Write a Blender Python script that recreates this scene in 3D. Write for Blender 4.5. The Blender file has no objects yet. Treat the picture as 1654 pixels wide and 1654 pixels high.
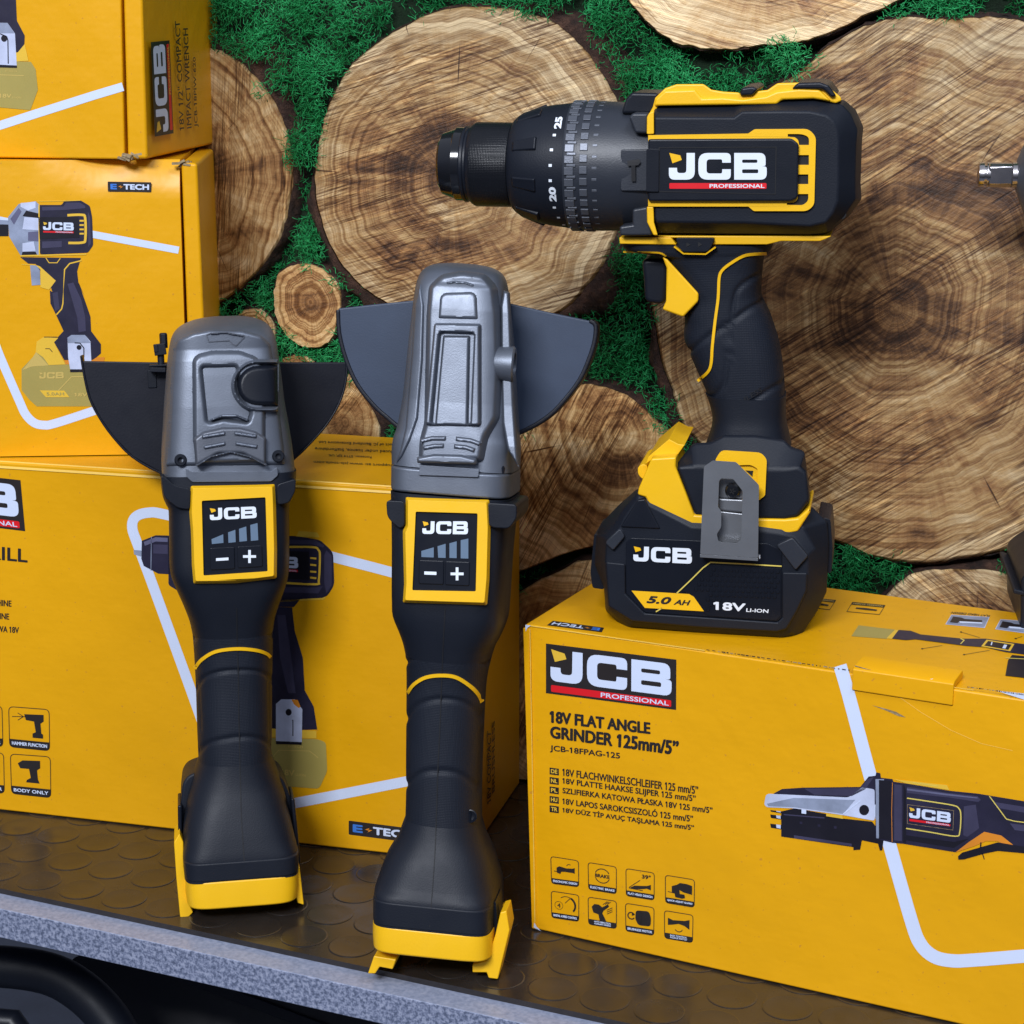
import bpy, bmesh, math, random
import numpy as np
from mathutils import Vector, Matrix
from mathutils.geometry import tessellate_polygon, delaunay_2d_cdt
random.seed(7)
rng = np.random.default_rng(7)
sc = bpy.context.scene
COL = sc.collection
R = math.radians
# ---------------------------------------------------------------- camera
F = 3200.0; CX = CY = 827.0; PITCH = R(14.5); H = 0.46
CAM = Vector((0, 0, H))
cp, sp = math.cos(PITCH), math.sin(PITCH)
def ray(px, py):
    dx = (px-CX)/F; dy = -(py-CY)/F
    return Vector((dx, cp+dy*sp, -sp+dy*cp))
def onz(px, py, z=0.0):
    r = ray(px, py); t = (z-H)/r.z
    return CAM+r*t
class Fr:
    """a thing's own frame: origin, right, up, toward the viewer"""
    def __init__(s, O, U, V, W):
        s.O, s.U, s.V, s.W = Vector(O), U.normalized(), V.normalized(), W.normalized()
    def P(s, px, py, w=0.0):
        r = ray(px, py)
        t = ((s.O-CAM).dot(s.W)+w)/r.dot(s.W)
        q = CAM+r*t-s.O
        return (q.dot(s.U), q.dot(s.V))
    def PP(s, pts, w=0.0): return [s.P(x, y, w) for x, y in pts]
    def mat(s):
        m = Matrix((s.U, s.V, s.W)).transposed().to_4x4(); m.translation = s.O
        return m
    def world(s, u, v, w): return s.O+s.U*u+s.V*v+s.W*w
def frame_yaw(O, yaw, lean=0, roll=0):
    m = Matrix.Rotation(yaw, 3, 'Z') @ Matrix.Rotation(-lean, 3, 'X')
    U = m @ Vector((1, 0, 0)); V = m @ Vector((0, 0, 1)); W = m @ Vector((0, -1, 0))
    q = Matrix.Rotation(-roll, 3, W)
    return Fr(O, q @ U, q @ V, W)
def frame_edge(p1, p2, z):
    a, b = onz(*p1, z), onz(*p2, z); U = (b-a).normalized()
    return Fr(a, U, Vector((0, 0, 1)), Vector((U.y, -U.x, 0)))
def Z(ox, oy, s):
    return lambda *pts: [(ox+p[0]/s, oy+p[1]/s) for p in pts]
Z1 = Z(680, 100, 2.235); Z2 = Z(930, 380, 2.468); Z3 = Z(120, 480, 3.18); Z4 = Z(530, 400, 2.7556)
Z5 = Z(230, 980, 2.625); Z6 = Z(840, 940, 2.032); ZA = Z(0, 0, 3.308); ZB = Z(0, 450, 4.725)
ZC = Z(0, 740, 2.585); ZD = Z(400, 680, 2.298); R3 = Z(1040, 120, 4.353); R4 = Z(940, 700, 3.938)
R5 = Z(1330, 860, 5.105); R6 = Z(860, 1360, 5.513); R7 = Z(180, 180, 4.355); R8 = Z(1200, 1220, 3.643)
W7 = Z(1000, 0, 2.529); W8 = Z(780, 560, 1.8925); W6 = Z(340, 0, 2.176)
# ---------------------------------------------------------------- materials
def nmat(name):
    m = bpy.data.materials.new(name); m.use_nodes = True
    nt = m.node_tree; b = nt.nodes['Principled BSDF']
    return m, nt, b
def node(nt, t, **k):
    n = nt.nodes.new(t)
    for a, v in k.items():
        if a in n.inputs: n.inputs[a].default_value = v
        else: setattr(n, a, v)
    return n
def ramp(nt, src, stops, interp='LINEAR'):
    r = nt.nodes.new('ShaderNodeValToRGB'); r.color_ramp.interpolation = interp
    e = r.color_ramp.elements
    while len(e) < len(stops): e.new(0.5)
    for el, (p, c) in zip(e, stops):
        el.position = p; el.color = (*c, 1) if len(c) == 3 else c
    nt.links.new(src, r.inputs[0]); return r
def plain(name, col, rough=0.5, metal=0.0, dust=0, grain=0.0, gscale=900.0, var=0.06, bumpd=0.0002, coat=0.0, spec=0.5, vscale=35.0):
    """coloured surface with fine grain bump, slow colour drift and uneven gloss"""
    m, nt, b = nmat(name); L = nt.links.new
    tc = node(nt, 'ShaderNodeTexCoord')
    n1 = node(nt, 'ShaderNodeTexNoise', Scale=vscale, Detail=4.0, Roughness=0.6); L(tc.outputs['Object'], n1.inputs['Vector'])
    c0 = tuple(max(0, c*(1-var)) for c in col); c1 = tuple(min(1, c*(1+var)) for c in col)
    r = ramp(nt, n1.outputs['Fac'], [(0.3, c0), (0.7, c1)]); L(r.outputs[0], b.inputs['Base Color'])
    if dust:
        nd = node(nt, 'ShaderNodeTexNoise', Scale=520.0, Detail=0.0); L(tc.outputs['Object'], nd.inputs['Vector'])
        rd = ramp(nt, nd.outputs['Fac'], [(.855, (0, 0, 0)), (.89, (.6, .6, .6))]); mxd = node(nt, 'ShaderNodeMix', data_type='RGBA'); mxd.inputs['B'].default_value = (.28, .28, .26, 1)
        L(rd.outputs[0], mxd.inputs['Factor']); L(r.outputs[0], mxd.inputs['A']); L(mxd.outputs['Result'], b.inputs['Base Color'])
    n2 = node(nt, 'ShaderNodeTexNoise', Scale=vscale*2.3, Detail=5.0); L(tc.outputs['Object'], n2.inputs['Vector'])
    mr = node(nt, 'ShaderNodeMapRange'); mr.inputs['To Min'].default_value = max(0.03, rough-0.09); mr.inputs['To Max'].default_value = rough+0.09
    L(n2.outputs['Fac'], mr.inputs['Value']); L(mr.outputs[0], b.inputs['Roughness'])
    b.inputs['Metallic'].default_value = metal; b.inputs['Coat Weight'].default_value = coat
    b.inputs['Specular IOR Level'].default_value = spec
    if grain > 0:
        n3 = node(nt, 'ShaderNodeTexNoise', Scale=gscale, Detail=2.0); L(tc.outputs['Object'], n3.inputs['Vector'])
        bp = node(nt, 'ShaderNodeBump', Strength=grain, Distance=bumpd); L(n3.outputs['Fac'], bp.inputs['Height']); L(bp.outputs[0], b.inputs['Normal'])
    return m
def dotted(name, col, rough, scale, strength, kind='F1'):
    m = plain(name, col, rough, var=0.08, spec=.26); nt = m.node_tree; L = nt.links.new; b = nt.nodes['Principled BSDF']
    tc = node(nt, 'ShaderNodeTexCoord'); v = node(nt, 'ShaderNodeTexVoronoi', Scale=scale, Randomness=0.15)
    L(tc.outputs['Object'], v.inputs['Vector'])
    bp = node(nt, 'ShaderNodeBump', Strength=strength, Distance=0.0004, invert=True); L(v.outputs['Distance'], bp.inputs['Height']); L(bp.outputs[0], b.inputs['Normal'])
    return m
M = {}
M['black'] = plain('black_plastic', (.0085, .011, .018), .50, grain=.35, gscale=1500, spec=.26)
M['black2'] = plain('satin_black_plastic', (.007, .009, .015), .40, grain=.2, gscale=1500, spec=.3)
M['gloss'] = plain('gloss_black', (.008, .009, .012), .14, coat=.3)
M['grip'] = dotted('dotted_rubber', (.0095, .0125, .0205), .55, 1250, .38)
M['knurl'] = dotted('knurled_sleeve', (.007, .008, .011), .34, 1300, .45)
M['hex'] = dotted('hex_texture_plastic', (.010, .013, .020), .5, 260, .7)
M['groove'] = plain('groove_black', (.004, .004, .006), .7)
M['yellow'] = plain('yellow_plastic', (.90, .50, .006), .42, grain=.25, gscale=1400, var=.03)
M['grey'] = plain('silver_grey_paint', (.150, .168, .205), .45, metal=.65, grain=.3, gscale=1600, var=.05, bumpd=.00018, vscale=60)
M['greydark'] = plain('dark_grey_metal', (.115, .125, .15), .42, metal=.5, grain=.3, gscale=1300)
M['clutch'] = plain('graphite_plastic', (.022, .026, .036), .42, grain=.3, gscale=1500)
M['guardgrey'] = plain('slate_guard_paint', (.034, .049, .083), .46, grain=.2, gscale=1500, var=.10, spec=.3)
M['guardblk'] = plain('black_guard_steel', (.007, .008, .014), .42, grain=.2, spec=.3)
M['clip'] = plain('steel_clip', (.24, .25, .27), .36, metal=.6, grain=.2, gscale=1800)
M['steel'] = plain('bright_steel', (.55, .52, .52), .22, metal=1.0)
M['white'] = plain('white_print', (.78, .83, .90), .45, var=.02)
M['led'] = plain('indicator_blue_grey', (.13, .19, .27), .35, var=.08)
M['panel'] = plain('panel_black', (.007, .009, .015), .32, var=.05, spec=.3)
M['red'] = plain('red_print', (.72, .012, .020), .40, var=.03)
M['cardprint_w'] = plain('paper_white_print', (.66, .74, .93), .42, var=.02)
M['ink'] = plain('black_ink', (.022, .018, .018), .42, var=.08)
M['inkblue'] = plain('photo_dark_ink', (.020, .018, .040), .40, var=.25, vscale=60)
M['inkdrk'] = plain('photo_black_ink', (.010, .009, .016), .40, var=.2)
M['inkyel'] = plain('photo_yellow_ink', (.80, .50, .045), .40, var=.04)
M['inkfade'] = plain('faded_battery_ink', (.40, .32, .085), .42, var=.06)
M['inkfade2'] = plain('faded_battery_ink_light', (.60, .44, .12), .42, var=.04)
M['inkgrey'] = plain('photo_grey_ink', (.27, .31, .42), .40, var=.25, vscale=70)
M['inklight'] = plain('photo_light_ink', (.55, .60, .78), .40, var=.15, vscale=70)
M['inkorange'] = plain('photo_orange_ink', (.72, .25, .02), .42, var=.1)
M['blue'] = plain('blue_print', (.05, .20, .65), .4)
M['torn'] = plain('torn_card', (.30, .22, .12), .85, grain=.9, gscale=500, bumpd=.001, var=.4, vscale=400)
M['inkmid'] = plain('photo_mid_ink', (.050, .046, .090), .40, var=.2)
M['inkhi'] = plain('photo_highlight_ink', (.13, .13, .22), .40, var=.2)
M['goldline'] = plain('gold_line_print', (.72, .58, .12), .4)
def card_mat(name, col, bump=.18, rough=.36):
    """printed corrugated cardboard: faint flutes, dents, uneven gloss"""
    m, nt, b = nmat(name); L = nt.links.new
    tc = node(nt, 'ShaderNodeTexCoord')
    n1 = node(nt, 'ShaderNodeTexNoise', Scale=9.0, Detail=5.0); L(tc.outputs['Object'], n1.inputs['Vector'])
    r = ramp(nt, n1.outputs['Fac'], [(.3, tuple(c*.95 for c in col)), (.7, tuple(min(1, c*1.05) for c in col))])
    sp_ = node(nt, 'ShaderNodeTexNoise', Scale=420.0, Detail=1.0); L(tc.outputs['Object'], sp_.inputs['Vector'])
    spk = ramp(nt, sp_.outputs['Fac'], [(.72, (0, 0, 0)), (.78, (1, 1, 1))])
    mx = node(nt, 'ShaderNodeMix', data_type='RGBA'); mx.inputs['B'].default_value = (col[0]*.8, col[1]*.75, .02, 1)
    L(spk.outputs[0], mx.inputs['Factor']); L(r.outputs[0], mx.inputs['A']); L(mx.outputs['Result'], b.inputs['Base Color'])
    wv = node(nt, 'ShaderNodeTexWave', wave_type='BANDS', bands_direction='Y', Scale=95.0, Distortion=1.0); L(tc.outputs['Object'], wv.inputs['Vector'])
    n2 = node(nt, 'ShaderNodeTexNoise', Scale=22.0, Detail=4.0); L(tc.outputs['Object'], n2.inputs['Vector'])
    b1 = node(nt, 'ShaderNodeBump', Strength=.02, Distance=.0003); L(wv.outputs['Fac'], b1.inputs['Height'])
    b2 = node(nt, 'ShaderNodeBump', Strength=bump, Distance=.009); L(n2.outputs['Fac'], b2.inputs['Height']); L(b1.outputs[0], b2.inputs['Normal'])
    L(b2.outputs[0], b.inputs['Normal'])
    mr = node(nt, 'ShaderNodeMapRange'); mr.inputs['To Min'].default_value = rough-.06; mr.inputs['To Max'].default_value = rough+.1
    L(n1.outputs['Fac'], mr.inputs['Value']); L(mr.outputs[0], b.inputs['Roughness']); b.inputs['Specular IOR Level'].default_value = .38
    return m
M['card'] = card_mat('yellow_cardboard', (.80, .385, .003))
M['cardedge'] = card_mat('cardboard_worn_edge', (.88, .56, .10))
# ---------------------------------------------------------------- mesh builder
class MB:
    def __init__(s): s.v = []; s.f = []; s.m = []; s.mats = []
    def mi(s, mat):
        if mat not in s.mats: s.mats.append(mat)
        return s.mats.index(mat)
    def add(s, vs, fs, mat):
        o = len(s.v); k = s.mi(mat)
        s.v += [tuple(p) for p in vs]
        for f in fs: s.f.append(tuple(o+i for i in f)); s.m.append(k)
        return s
    def prism(s, poly, w0, w1, mat, holes=()):
        """2D outline (u,v) extruded from w0 to w1"""
        if holes: return s.holed(poly, holes, w0, w1, mat)
        n = len(poly)
        vs = [(x, y, w0) for x, y in poly]+[(x, y, w1) for x, y in poly]
        fs = [tuple(range(n, 2*n)), tuple(range(n-1, -1, -1))]+[(i, (i+1) % n, n+(i+1) % n, n+i) for i in range(n)]
        return s.add(vs, fs, mat)
    def holed(s, outer, holes, w0, w1, mat):
        loops = [list(outer)]+[list(h) for h in holes]
        flat = [p for l in loops for p in l]; n = len(flat)
        tris = tessellate_polygon([[Vector((x, y, 0)) for x, y in l] for l in loops])
        vs = [(x, y, w0) for x, y in flat]+[(x, y, w1) for x, y in flat]
        fs = [tuple(n+i for i in t) for t in tris]+[tuple(reversed(t)) for t in tris]
        o = 0
        for l in loops:
            k = len(l)
            fs += [(o+i, o+(i+1) % k, n+o+(i+1) % k, n+o+i) for i in range(k)]; o += k
        return s.add(vs, fs, mat)
    def flat(s, poly, w, mat, holes=()):
        loops = [list(poly)]+[list(h) for h in holes]
        flat = [p for l in loops for p in l]
        tris = tessellate_polygon([[Vector((x, y, 0)) for x, y in l] for l in loops])
        return s.add([(x, y, w) for x, y in flat], tris, mat)
    def loft(s, rings, mat, cap=True, closed=True):
        n = len(rings[0]); vs = [p for r in rings for p in r]; fs = []
        for i in range(len(rings)-1):
            for j in range(n if closed else n-1):
                a = i*n+j; b_ = i*n+(j+1) % n
                fs.append((a, b_, b_+n, a+n))
        if cap:
            fs.append(tuple(range(n-1, -1, -1))); fs.append(tuple(range((len(rings)-1)*n, len(rings)*n)))
        return s.add(vs, fs, mat)
    def lathe(s, prof, c, mat, axis='u', n=64, cap=True, mod=None):
        """profile [(t, r)] turned about an axis through c"""
        rings = []
        for k, (t, r) in enumerate(prof):
            ring = []
            for j in range(n):
                a = 2*math.pi*j/n; rr = r if mod is None else mod(k, a, r)
                x, y = rr*math.cos(a), rr*math.sin(a)
                if axis == 'u': ring.append((c[0]+t, c[1]+x, c[2]+y))
                elif axis == 'v': ring.append((c[0]+x, c[1]+t, c[2]+y))
                else: ring.append((c[0]+x, c[1]+y, c[2]+t))
            rings.append(ring)
        return s.loft(rings, mat, cap)
    def strip(s, a, b, w0, w1, mat):
        n = len(a); vs = [(*p, w1) for p in a]+[(*p, w1) for p in b]+[(*p, w0) for p in a]+[(*p, w0) for p in b]; fs = []
        for i in range(n-1): fs += [(i, i+1, n+i+1, n+i), (2*n+i, 3*n+i, 3*n+i+1, 2*n+i+1), (i, 2*n+i, 2*n+i+1, i+1), (n+i, n+i+1, 3*n+i+1, 3*n+i)]
        fs += [(0, n, 3*n, 2*n), (n-1, 3*n-1, 4*n-1, 2*n-1)]
        return s.add(vs, fs, mat)
    def tube(s, pts, rad, mat, n=10):
        rings = []
        for i, p in enumerate(pts):
            p = Vector(p); a = Vector(pts[max(i-1, 0)]); b_ = Vector(pts[min(i+1, len(pts)-1)])
            d = (b_-a).normalized(); up = Vector((0, 0, 1)) if abs(d.z) < .9 else Vector((1, 0, 0))
            x = d.cross(up).normalized(); y = d.cross(x)
            r = rad[i] if isinstance(rad, (list, tuple)) else rad
            rings.append([tuple(p+x*r*math.cos(2*math.pi*j/n)+y*r*math.sin(2*math.pi*j/n)) for j in range(n)])
        return s.loft(rings, mat)
    def box(s, c, d, mat, rot=None):
        vs = []
        for z in (-1, 1):
            for x, y in ((-1, -1), (1, -1), (1, 1), (-1, 1)):
                q = Vector((x*d[0]/2, y*d[1]/2, z*d[2]/2))
                if rot is not None: q = rot @ q
                vs.append(tuple(Vector(c)+q))
        return s.add(vs, [(3, 2, 1, 0), (4, 5, 6, 7), (0, 1, 5, 4), (1, 2, 6, 5), (2, 3, 7, 6), (3, 0, 4, 7)], mat)
    def build(s, name, parent=None, bevel=0.0, seg=3, smooth=True, angle=32, label=None):
        me = bpy.data.meshes.new(name); me.from_pydata(s.v, [], s.f)
        for k in s.mats: me.materials.append(M[k])
        me.polygons.foreach_set('material_index', s.m)
        bm = bmesh.new(); bm.from_mesh(me); bmesh.ops.recalc_face_normals(bm, faces=bm.faces); bm.to_mesh(me); bm.free()
        o = bpy.data.objects.new(name, me); COL.objects.link(o)
        if parent is not None: o.parent = parent
        if smooth:
            me.polygons.foreach_set('use_smooth', [True]*len(me.polygons))
            if bevel <= 0: me.set_sharp_from_angle(angle=R(angle))
        if bevel > 0:
            b = o.modifiers.new('bevel', 'BEVEL'); b.width = bevel; b.segments = seg; b.limit_method = 'ANGLE'; b.angle_limit = R(angle); b.harden_normals = smooth
            b.use_clamp_overlap = True
        if label: o['label'] = label
        return o
def root(name, fr, label, cat, group=None):
    o = bpy.data.objects.new(name, None); COL.objects.link(o); o.empty_display_size = .02
    o.matrix_world = fr.mat() if isinstance(fr, Fr) else fr
    o['label'] = label; o['category'] = cat
    if group: o['group'] = group
    return o
def tag(o, label=None, cat=None, group=None, kind=None):
    for k, v in (('label', label), ('category', cat), ('group', group), ('kind', kind)):
        if v: o[k] = v
    return o
# ---------------------------------------------------------------- 2D outlines
def rnd(pts, seg=5):
    """corner list with optional third value = corner radius -> rounded outline"""
    n = len(pts); out = []
    for i in range(n):
        p = pts[i]
        if len(p) < 3 or p[2] <= 0: out.append((p[0], p[1])); continue
        a = Vector(pts[i-1][:2]); b = Vector(p[:2]); c = Vector(pts[(i+1) % n][:2])
        d1 = (a-b); d2 = (c-b); r = min(p[2], d1.length*.49, d2.length*.49)
        s_ = b+d1.normalized()*r; e = b+d2.normalized()*r
        for k in range(seg+1):
            t = k/seg; q = s_*(1-t)**2+b*2*t*(1-t)+e*t*t
            out.append((q.x, q.y))
    return out
def rr(x0, y0, x1, y1, r, seg=5): return rnd([(x0, y0, r), (x1, y0, r), (x1, y1, r), (x0, y1, r)], seg)
def ribbon(path, wd, closed=False):
    n = len(path); L_, R_ = [], []
    for i in range(n):
        p = Vector(path[i][:2])
        a = Vector(path[i-1][:2]) if (i > 0 or closed) else None
        b = Vector(path[(i+1) % n][:2]) if (i < n-1 or closed) else None
        d1 = (p-a).normalized() if a is not None else None; d2 = (b-p).normalized() if b is not None else None
        if d1 is None: d1 = d2
        if d2 is None: d2 = d1
        n1 = Vector((-d1.y, d1.x)); n2 = Vector((-d2.y, d2.x)); m_ = n1+n2
        m_ = m_.normalized() if m_.length > 1e-6 else n1
        k = 1/max(.35, m_.dot(n1)); q = m_*(wd/2*k)
        L_.append(tuple(p+q)); R_.append(tuple(p-q))
    return L_, R_
def smoothpath(pts, n=6):
    """Catmull-Rom through points"""
    out = []
    P_ = [Vector(p) for p in pts]
    for i in range(len(P_)-1):
        a = P_[max(i-1, 0)]; b = P_[i]; c = P_[i+1]; d = P_[min(i+2, len(P_)-1)]
        for k in range(n):
            t = k/n
            out.append(tuple(.5*((2*b)+(c-a)*t+(2*a-5*b+4*c-d)*t*t+(-a+3*b-3*c+d)*t**3)))
    out.append(tuple(P_[-1])); return out
_tc = {}
def textmesh(s, bold=0.02, shear=0.0):
    k = (s, bold, shear)
    if k in _tc: return _tc[k]
    cu = bpy.data.curves.new('t', 'FONT'); cu.body = s; cu.offset = bold; cu.resolution_u = 3; cu.shear = shear
    o = bpy.data.objects.new('t', cu); COL.objects.link(o)
    dg = bpy.context.evaluated_depsgraph_get(); dg.update()
    me = bpy.data.meshes.new_from_object(o.evaluated_get(dg))
    vs = [(v.co.x, v.co.y) for v in me.vertices]; fs = [tuple(p.vertices) for p in me.polygons]
    for i, ch in enumerate(s):           # the built-in face draws 1 as a bare stem: give it its flag
        if ch != '1': continue
        cu.body = s[:i+1]; dg.update(); bpy.context.view_layer.update()
        m2 = bpy.data.meshes.new_from_object(o.evaluated_get(bpy.context.evaluated_depsgraph_get())); xr = max(v.co.x for v in m2.vertices); bpy.data.meshes.remove(m2)
        xl = xr-.10-2*bold; n0 = len(vs); t = .682+bold
        vs += [(x+shear*y, y) for x, y in ((xl+.01, t), (xl+.01, t-.13-bold), (xl-.11, t-.20-bold), (xl-.11, t-.09))]; fs.append((n0, n0+1, n0+2, n0+3))
    bpy.data.objects.remove(o); bpy.data.curves.remove(cu); bpy.data.meshes.remove(me)
    x0 = min(v[0] for v in vs); x1 = max(v[0] for v in vs); y0 = min(v[1] for v in vs); y1 = max(v[1] for v in vs)
    vs = [((x-x0)/max(1e-6, x1-x0), 1-(y-y0)/max(1e-6, y1-y0)) for x, y in vs]
    _tc[k] = (vs, fs); return _tc[k]
def bil(q, s, t):
    (ax, ay), (bx, by), (cx, cy), (dx, dy) = [p[:2] for p in q]
    return ((1-s)*(1-t)*ax+s*(1-t)*bx+s*t*cx+(1-s)*t*dx, (1-s)*(1-t)*ay+s*(1-t)*by+s*t*cy+(1-s)*t*dy)
class Print:
    """flat printing on one face of a thing; shapes are given in photo pixels"""
    def __init__(s, fr, w, mb=None, conv=None):
        s.fr, s.w, s.mb = fr, w, mb or MB(); s.k = 0
        s.conv = conv or (lambda p, w: (*s.fr.P(p[0], p[1], w), w))
    def put(s, pts, fs, mat, lift):
        w = s.w+lift*.00007
        s.mb.add([s.conv(p, w) for p in pts], fs, mat)
    def poly(s, pts, mat, lift=0, holes=()):
        loops = [list(pts)]+[list(h) for h in holes]; flat = [p for l in loops for p in l]
        tris = tessellate_polygon([[Vector((p[0], p[1], 0)) for p in l] for l in loops]); s.put(flat, tris, mat, lift)
    def line(s, path, wd, mat, lift=0, closed=False):
        a, b = ribbon(path, wd, closed); n = len(a)
        fs = [(i, (i+1) % n, n+(i+1) % n, n+i) for i in range(n if closed else n-1)]
        s.put(a+b, fs, mat, lift)
    def text(s, t, quad, mat, lift=1, bold=.02, shear=0.0):
        # weight comes from thin shifted layers: outlines stay clean
        vs, fs = textmesh(t, 0.0, shear); q = [Vector(p[:2]) for p in quad]
        hgt = (q[3]-q[0]).length; wdt = max(1e-6, (q[1]-q[0]).length); e = bold*1.5
        for k, (dx, dy) in enumerate(((0, 0), (e, 0), (-e, 0), (e*.6, e*.7), (-e*.6, -e*.7), (e*.6, -e*.7), (-e*.6, e*.7)) if bold > .004 else ((0, 0),)):
            s.put([bil(quad, x*(1-2*e*hgt/wdt)+(e+dx)*hgt/wdt, y*(1-1.4*e)+e*.7+dy) for x, y in vs], fs, mat, lift+.1*k)
    def qpoly(s, quad, pts, mat, lift=0, holes=()):
        s.poly([bil(quad, *p) for p in pts], mat, lift, [[bil(quad, *p) for p in h] for h in holes])
    def jcb(s, quad, lift=1, bar=True, white='white', yel='yellow', red='red', prof='white'):
        nx = lambda pts: [((x-175)/691, (y-553)/189) for x, y in pts]
        J = rnd([(300, 553), (358, 553), (358, 742, 60), (175, 742, 60), (175, 658), (232, 658), (234, 695, 20), (298, 695, 22)])
        Y = [(178, 553), (255, 570), (266, 602), (200, 626)]
        Cc = rnd([(612, 622), (612, 553, 45), (383, 553, 66), (383, 742, 66), (612, 742, 45), (612, 668), (552, 668), (550, 698, 10), (441, 698, 24), (441, 598, 24), (550, 598, 10), (552, 622)])
        B = rnd([(636, 553), (858, 553, 45), (858, 645, 34), (832, 647), (866, 650, 30), (866, 742, 52), (636, 742)])
        h1 = rr(692, 600, 800, 623, 9, 3); h2 = rr(692, 669, 806, 696, 9, 3)
        s.qpoly(quad, nx(J), white, lift); s.qpoly(quad, nx(Y), yel, lift); s.qpoly(quad, nx(Cc), white, lift)
        s.qpoly(quad, nx(B), white, lift, [nx(h1), nx(h2)])
        if bar:
            s.qpoly(quad, nx(rr(178, 766, 864, 806, 8, 3)), red, lift)
            q = [bil(quad, *p) for p in nx([(462, 773), (850, 773), (850, 800), (462, 800)])]
            s.text('PROFESSIONAL', q, prof, lift+1, .02)
    def jcblabel(s, quad, inner=(.035, .09, .965, .70), **k):
        s.poly(quad, 'ink', 0)
        a, b, c, d = inner
        s.jcb([bil(quad, a, b), bil(quad, c, b), bil(quad, c, d), bil(quad, a, d)], 1, **k)
    def etech(s, quad, dim=False):
        s.qpoly(quad, [(x, y) for x, y in rr(0, 0, 1, 1, .04)], 'ink', 0)
        q = lambda a, b, c, d: [bil(quad, a, b), bil(quad, c, b), bil(quad, c, d), bil(quad, a, d)]
        s.text('E', q(.06, .22, .21, .78), 'blue', 1, .06)
        s.qpoly(quad, [(.24, .5), (.31, .35), (.29, .48), (.35, .48), (.28, .68), (.30, .54)], 'inkorange', 1)
        s.text('TECH', q(.36, .22, .95, .78), 'cardprint_w', 1, .05)
    def done(s, name, parent, label=None):
        return s.mb.build(name, parent, smooth=False, label=label)
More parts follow.
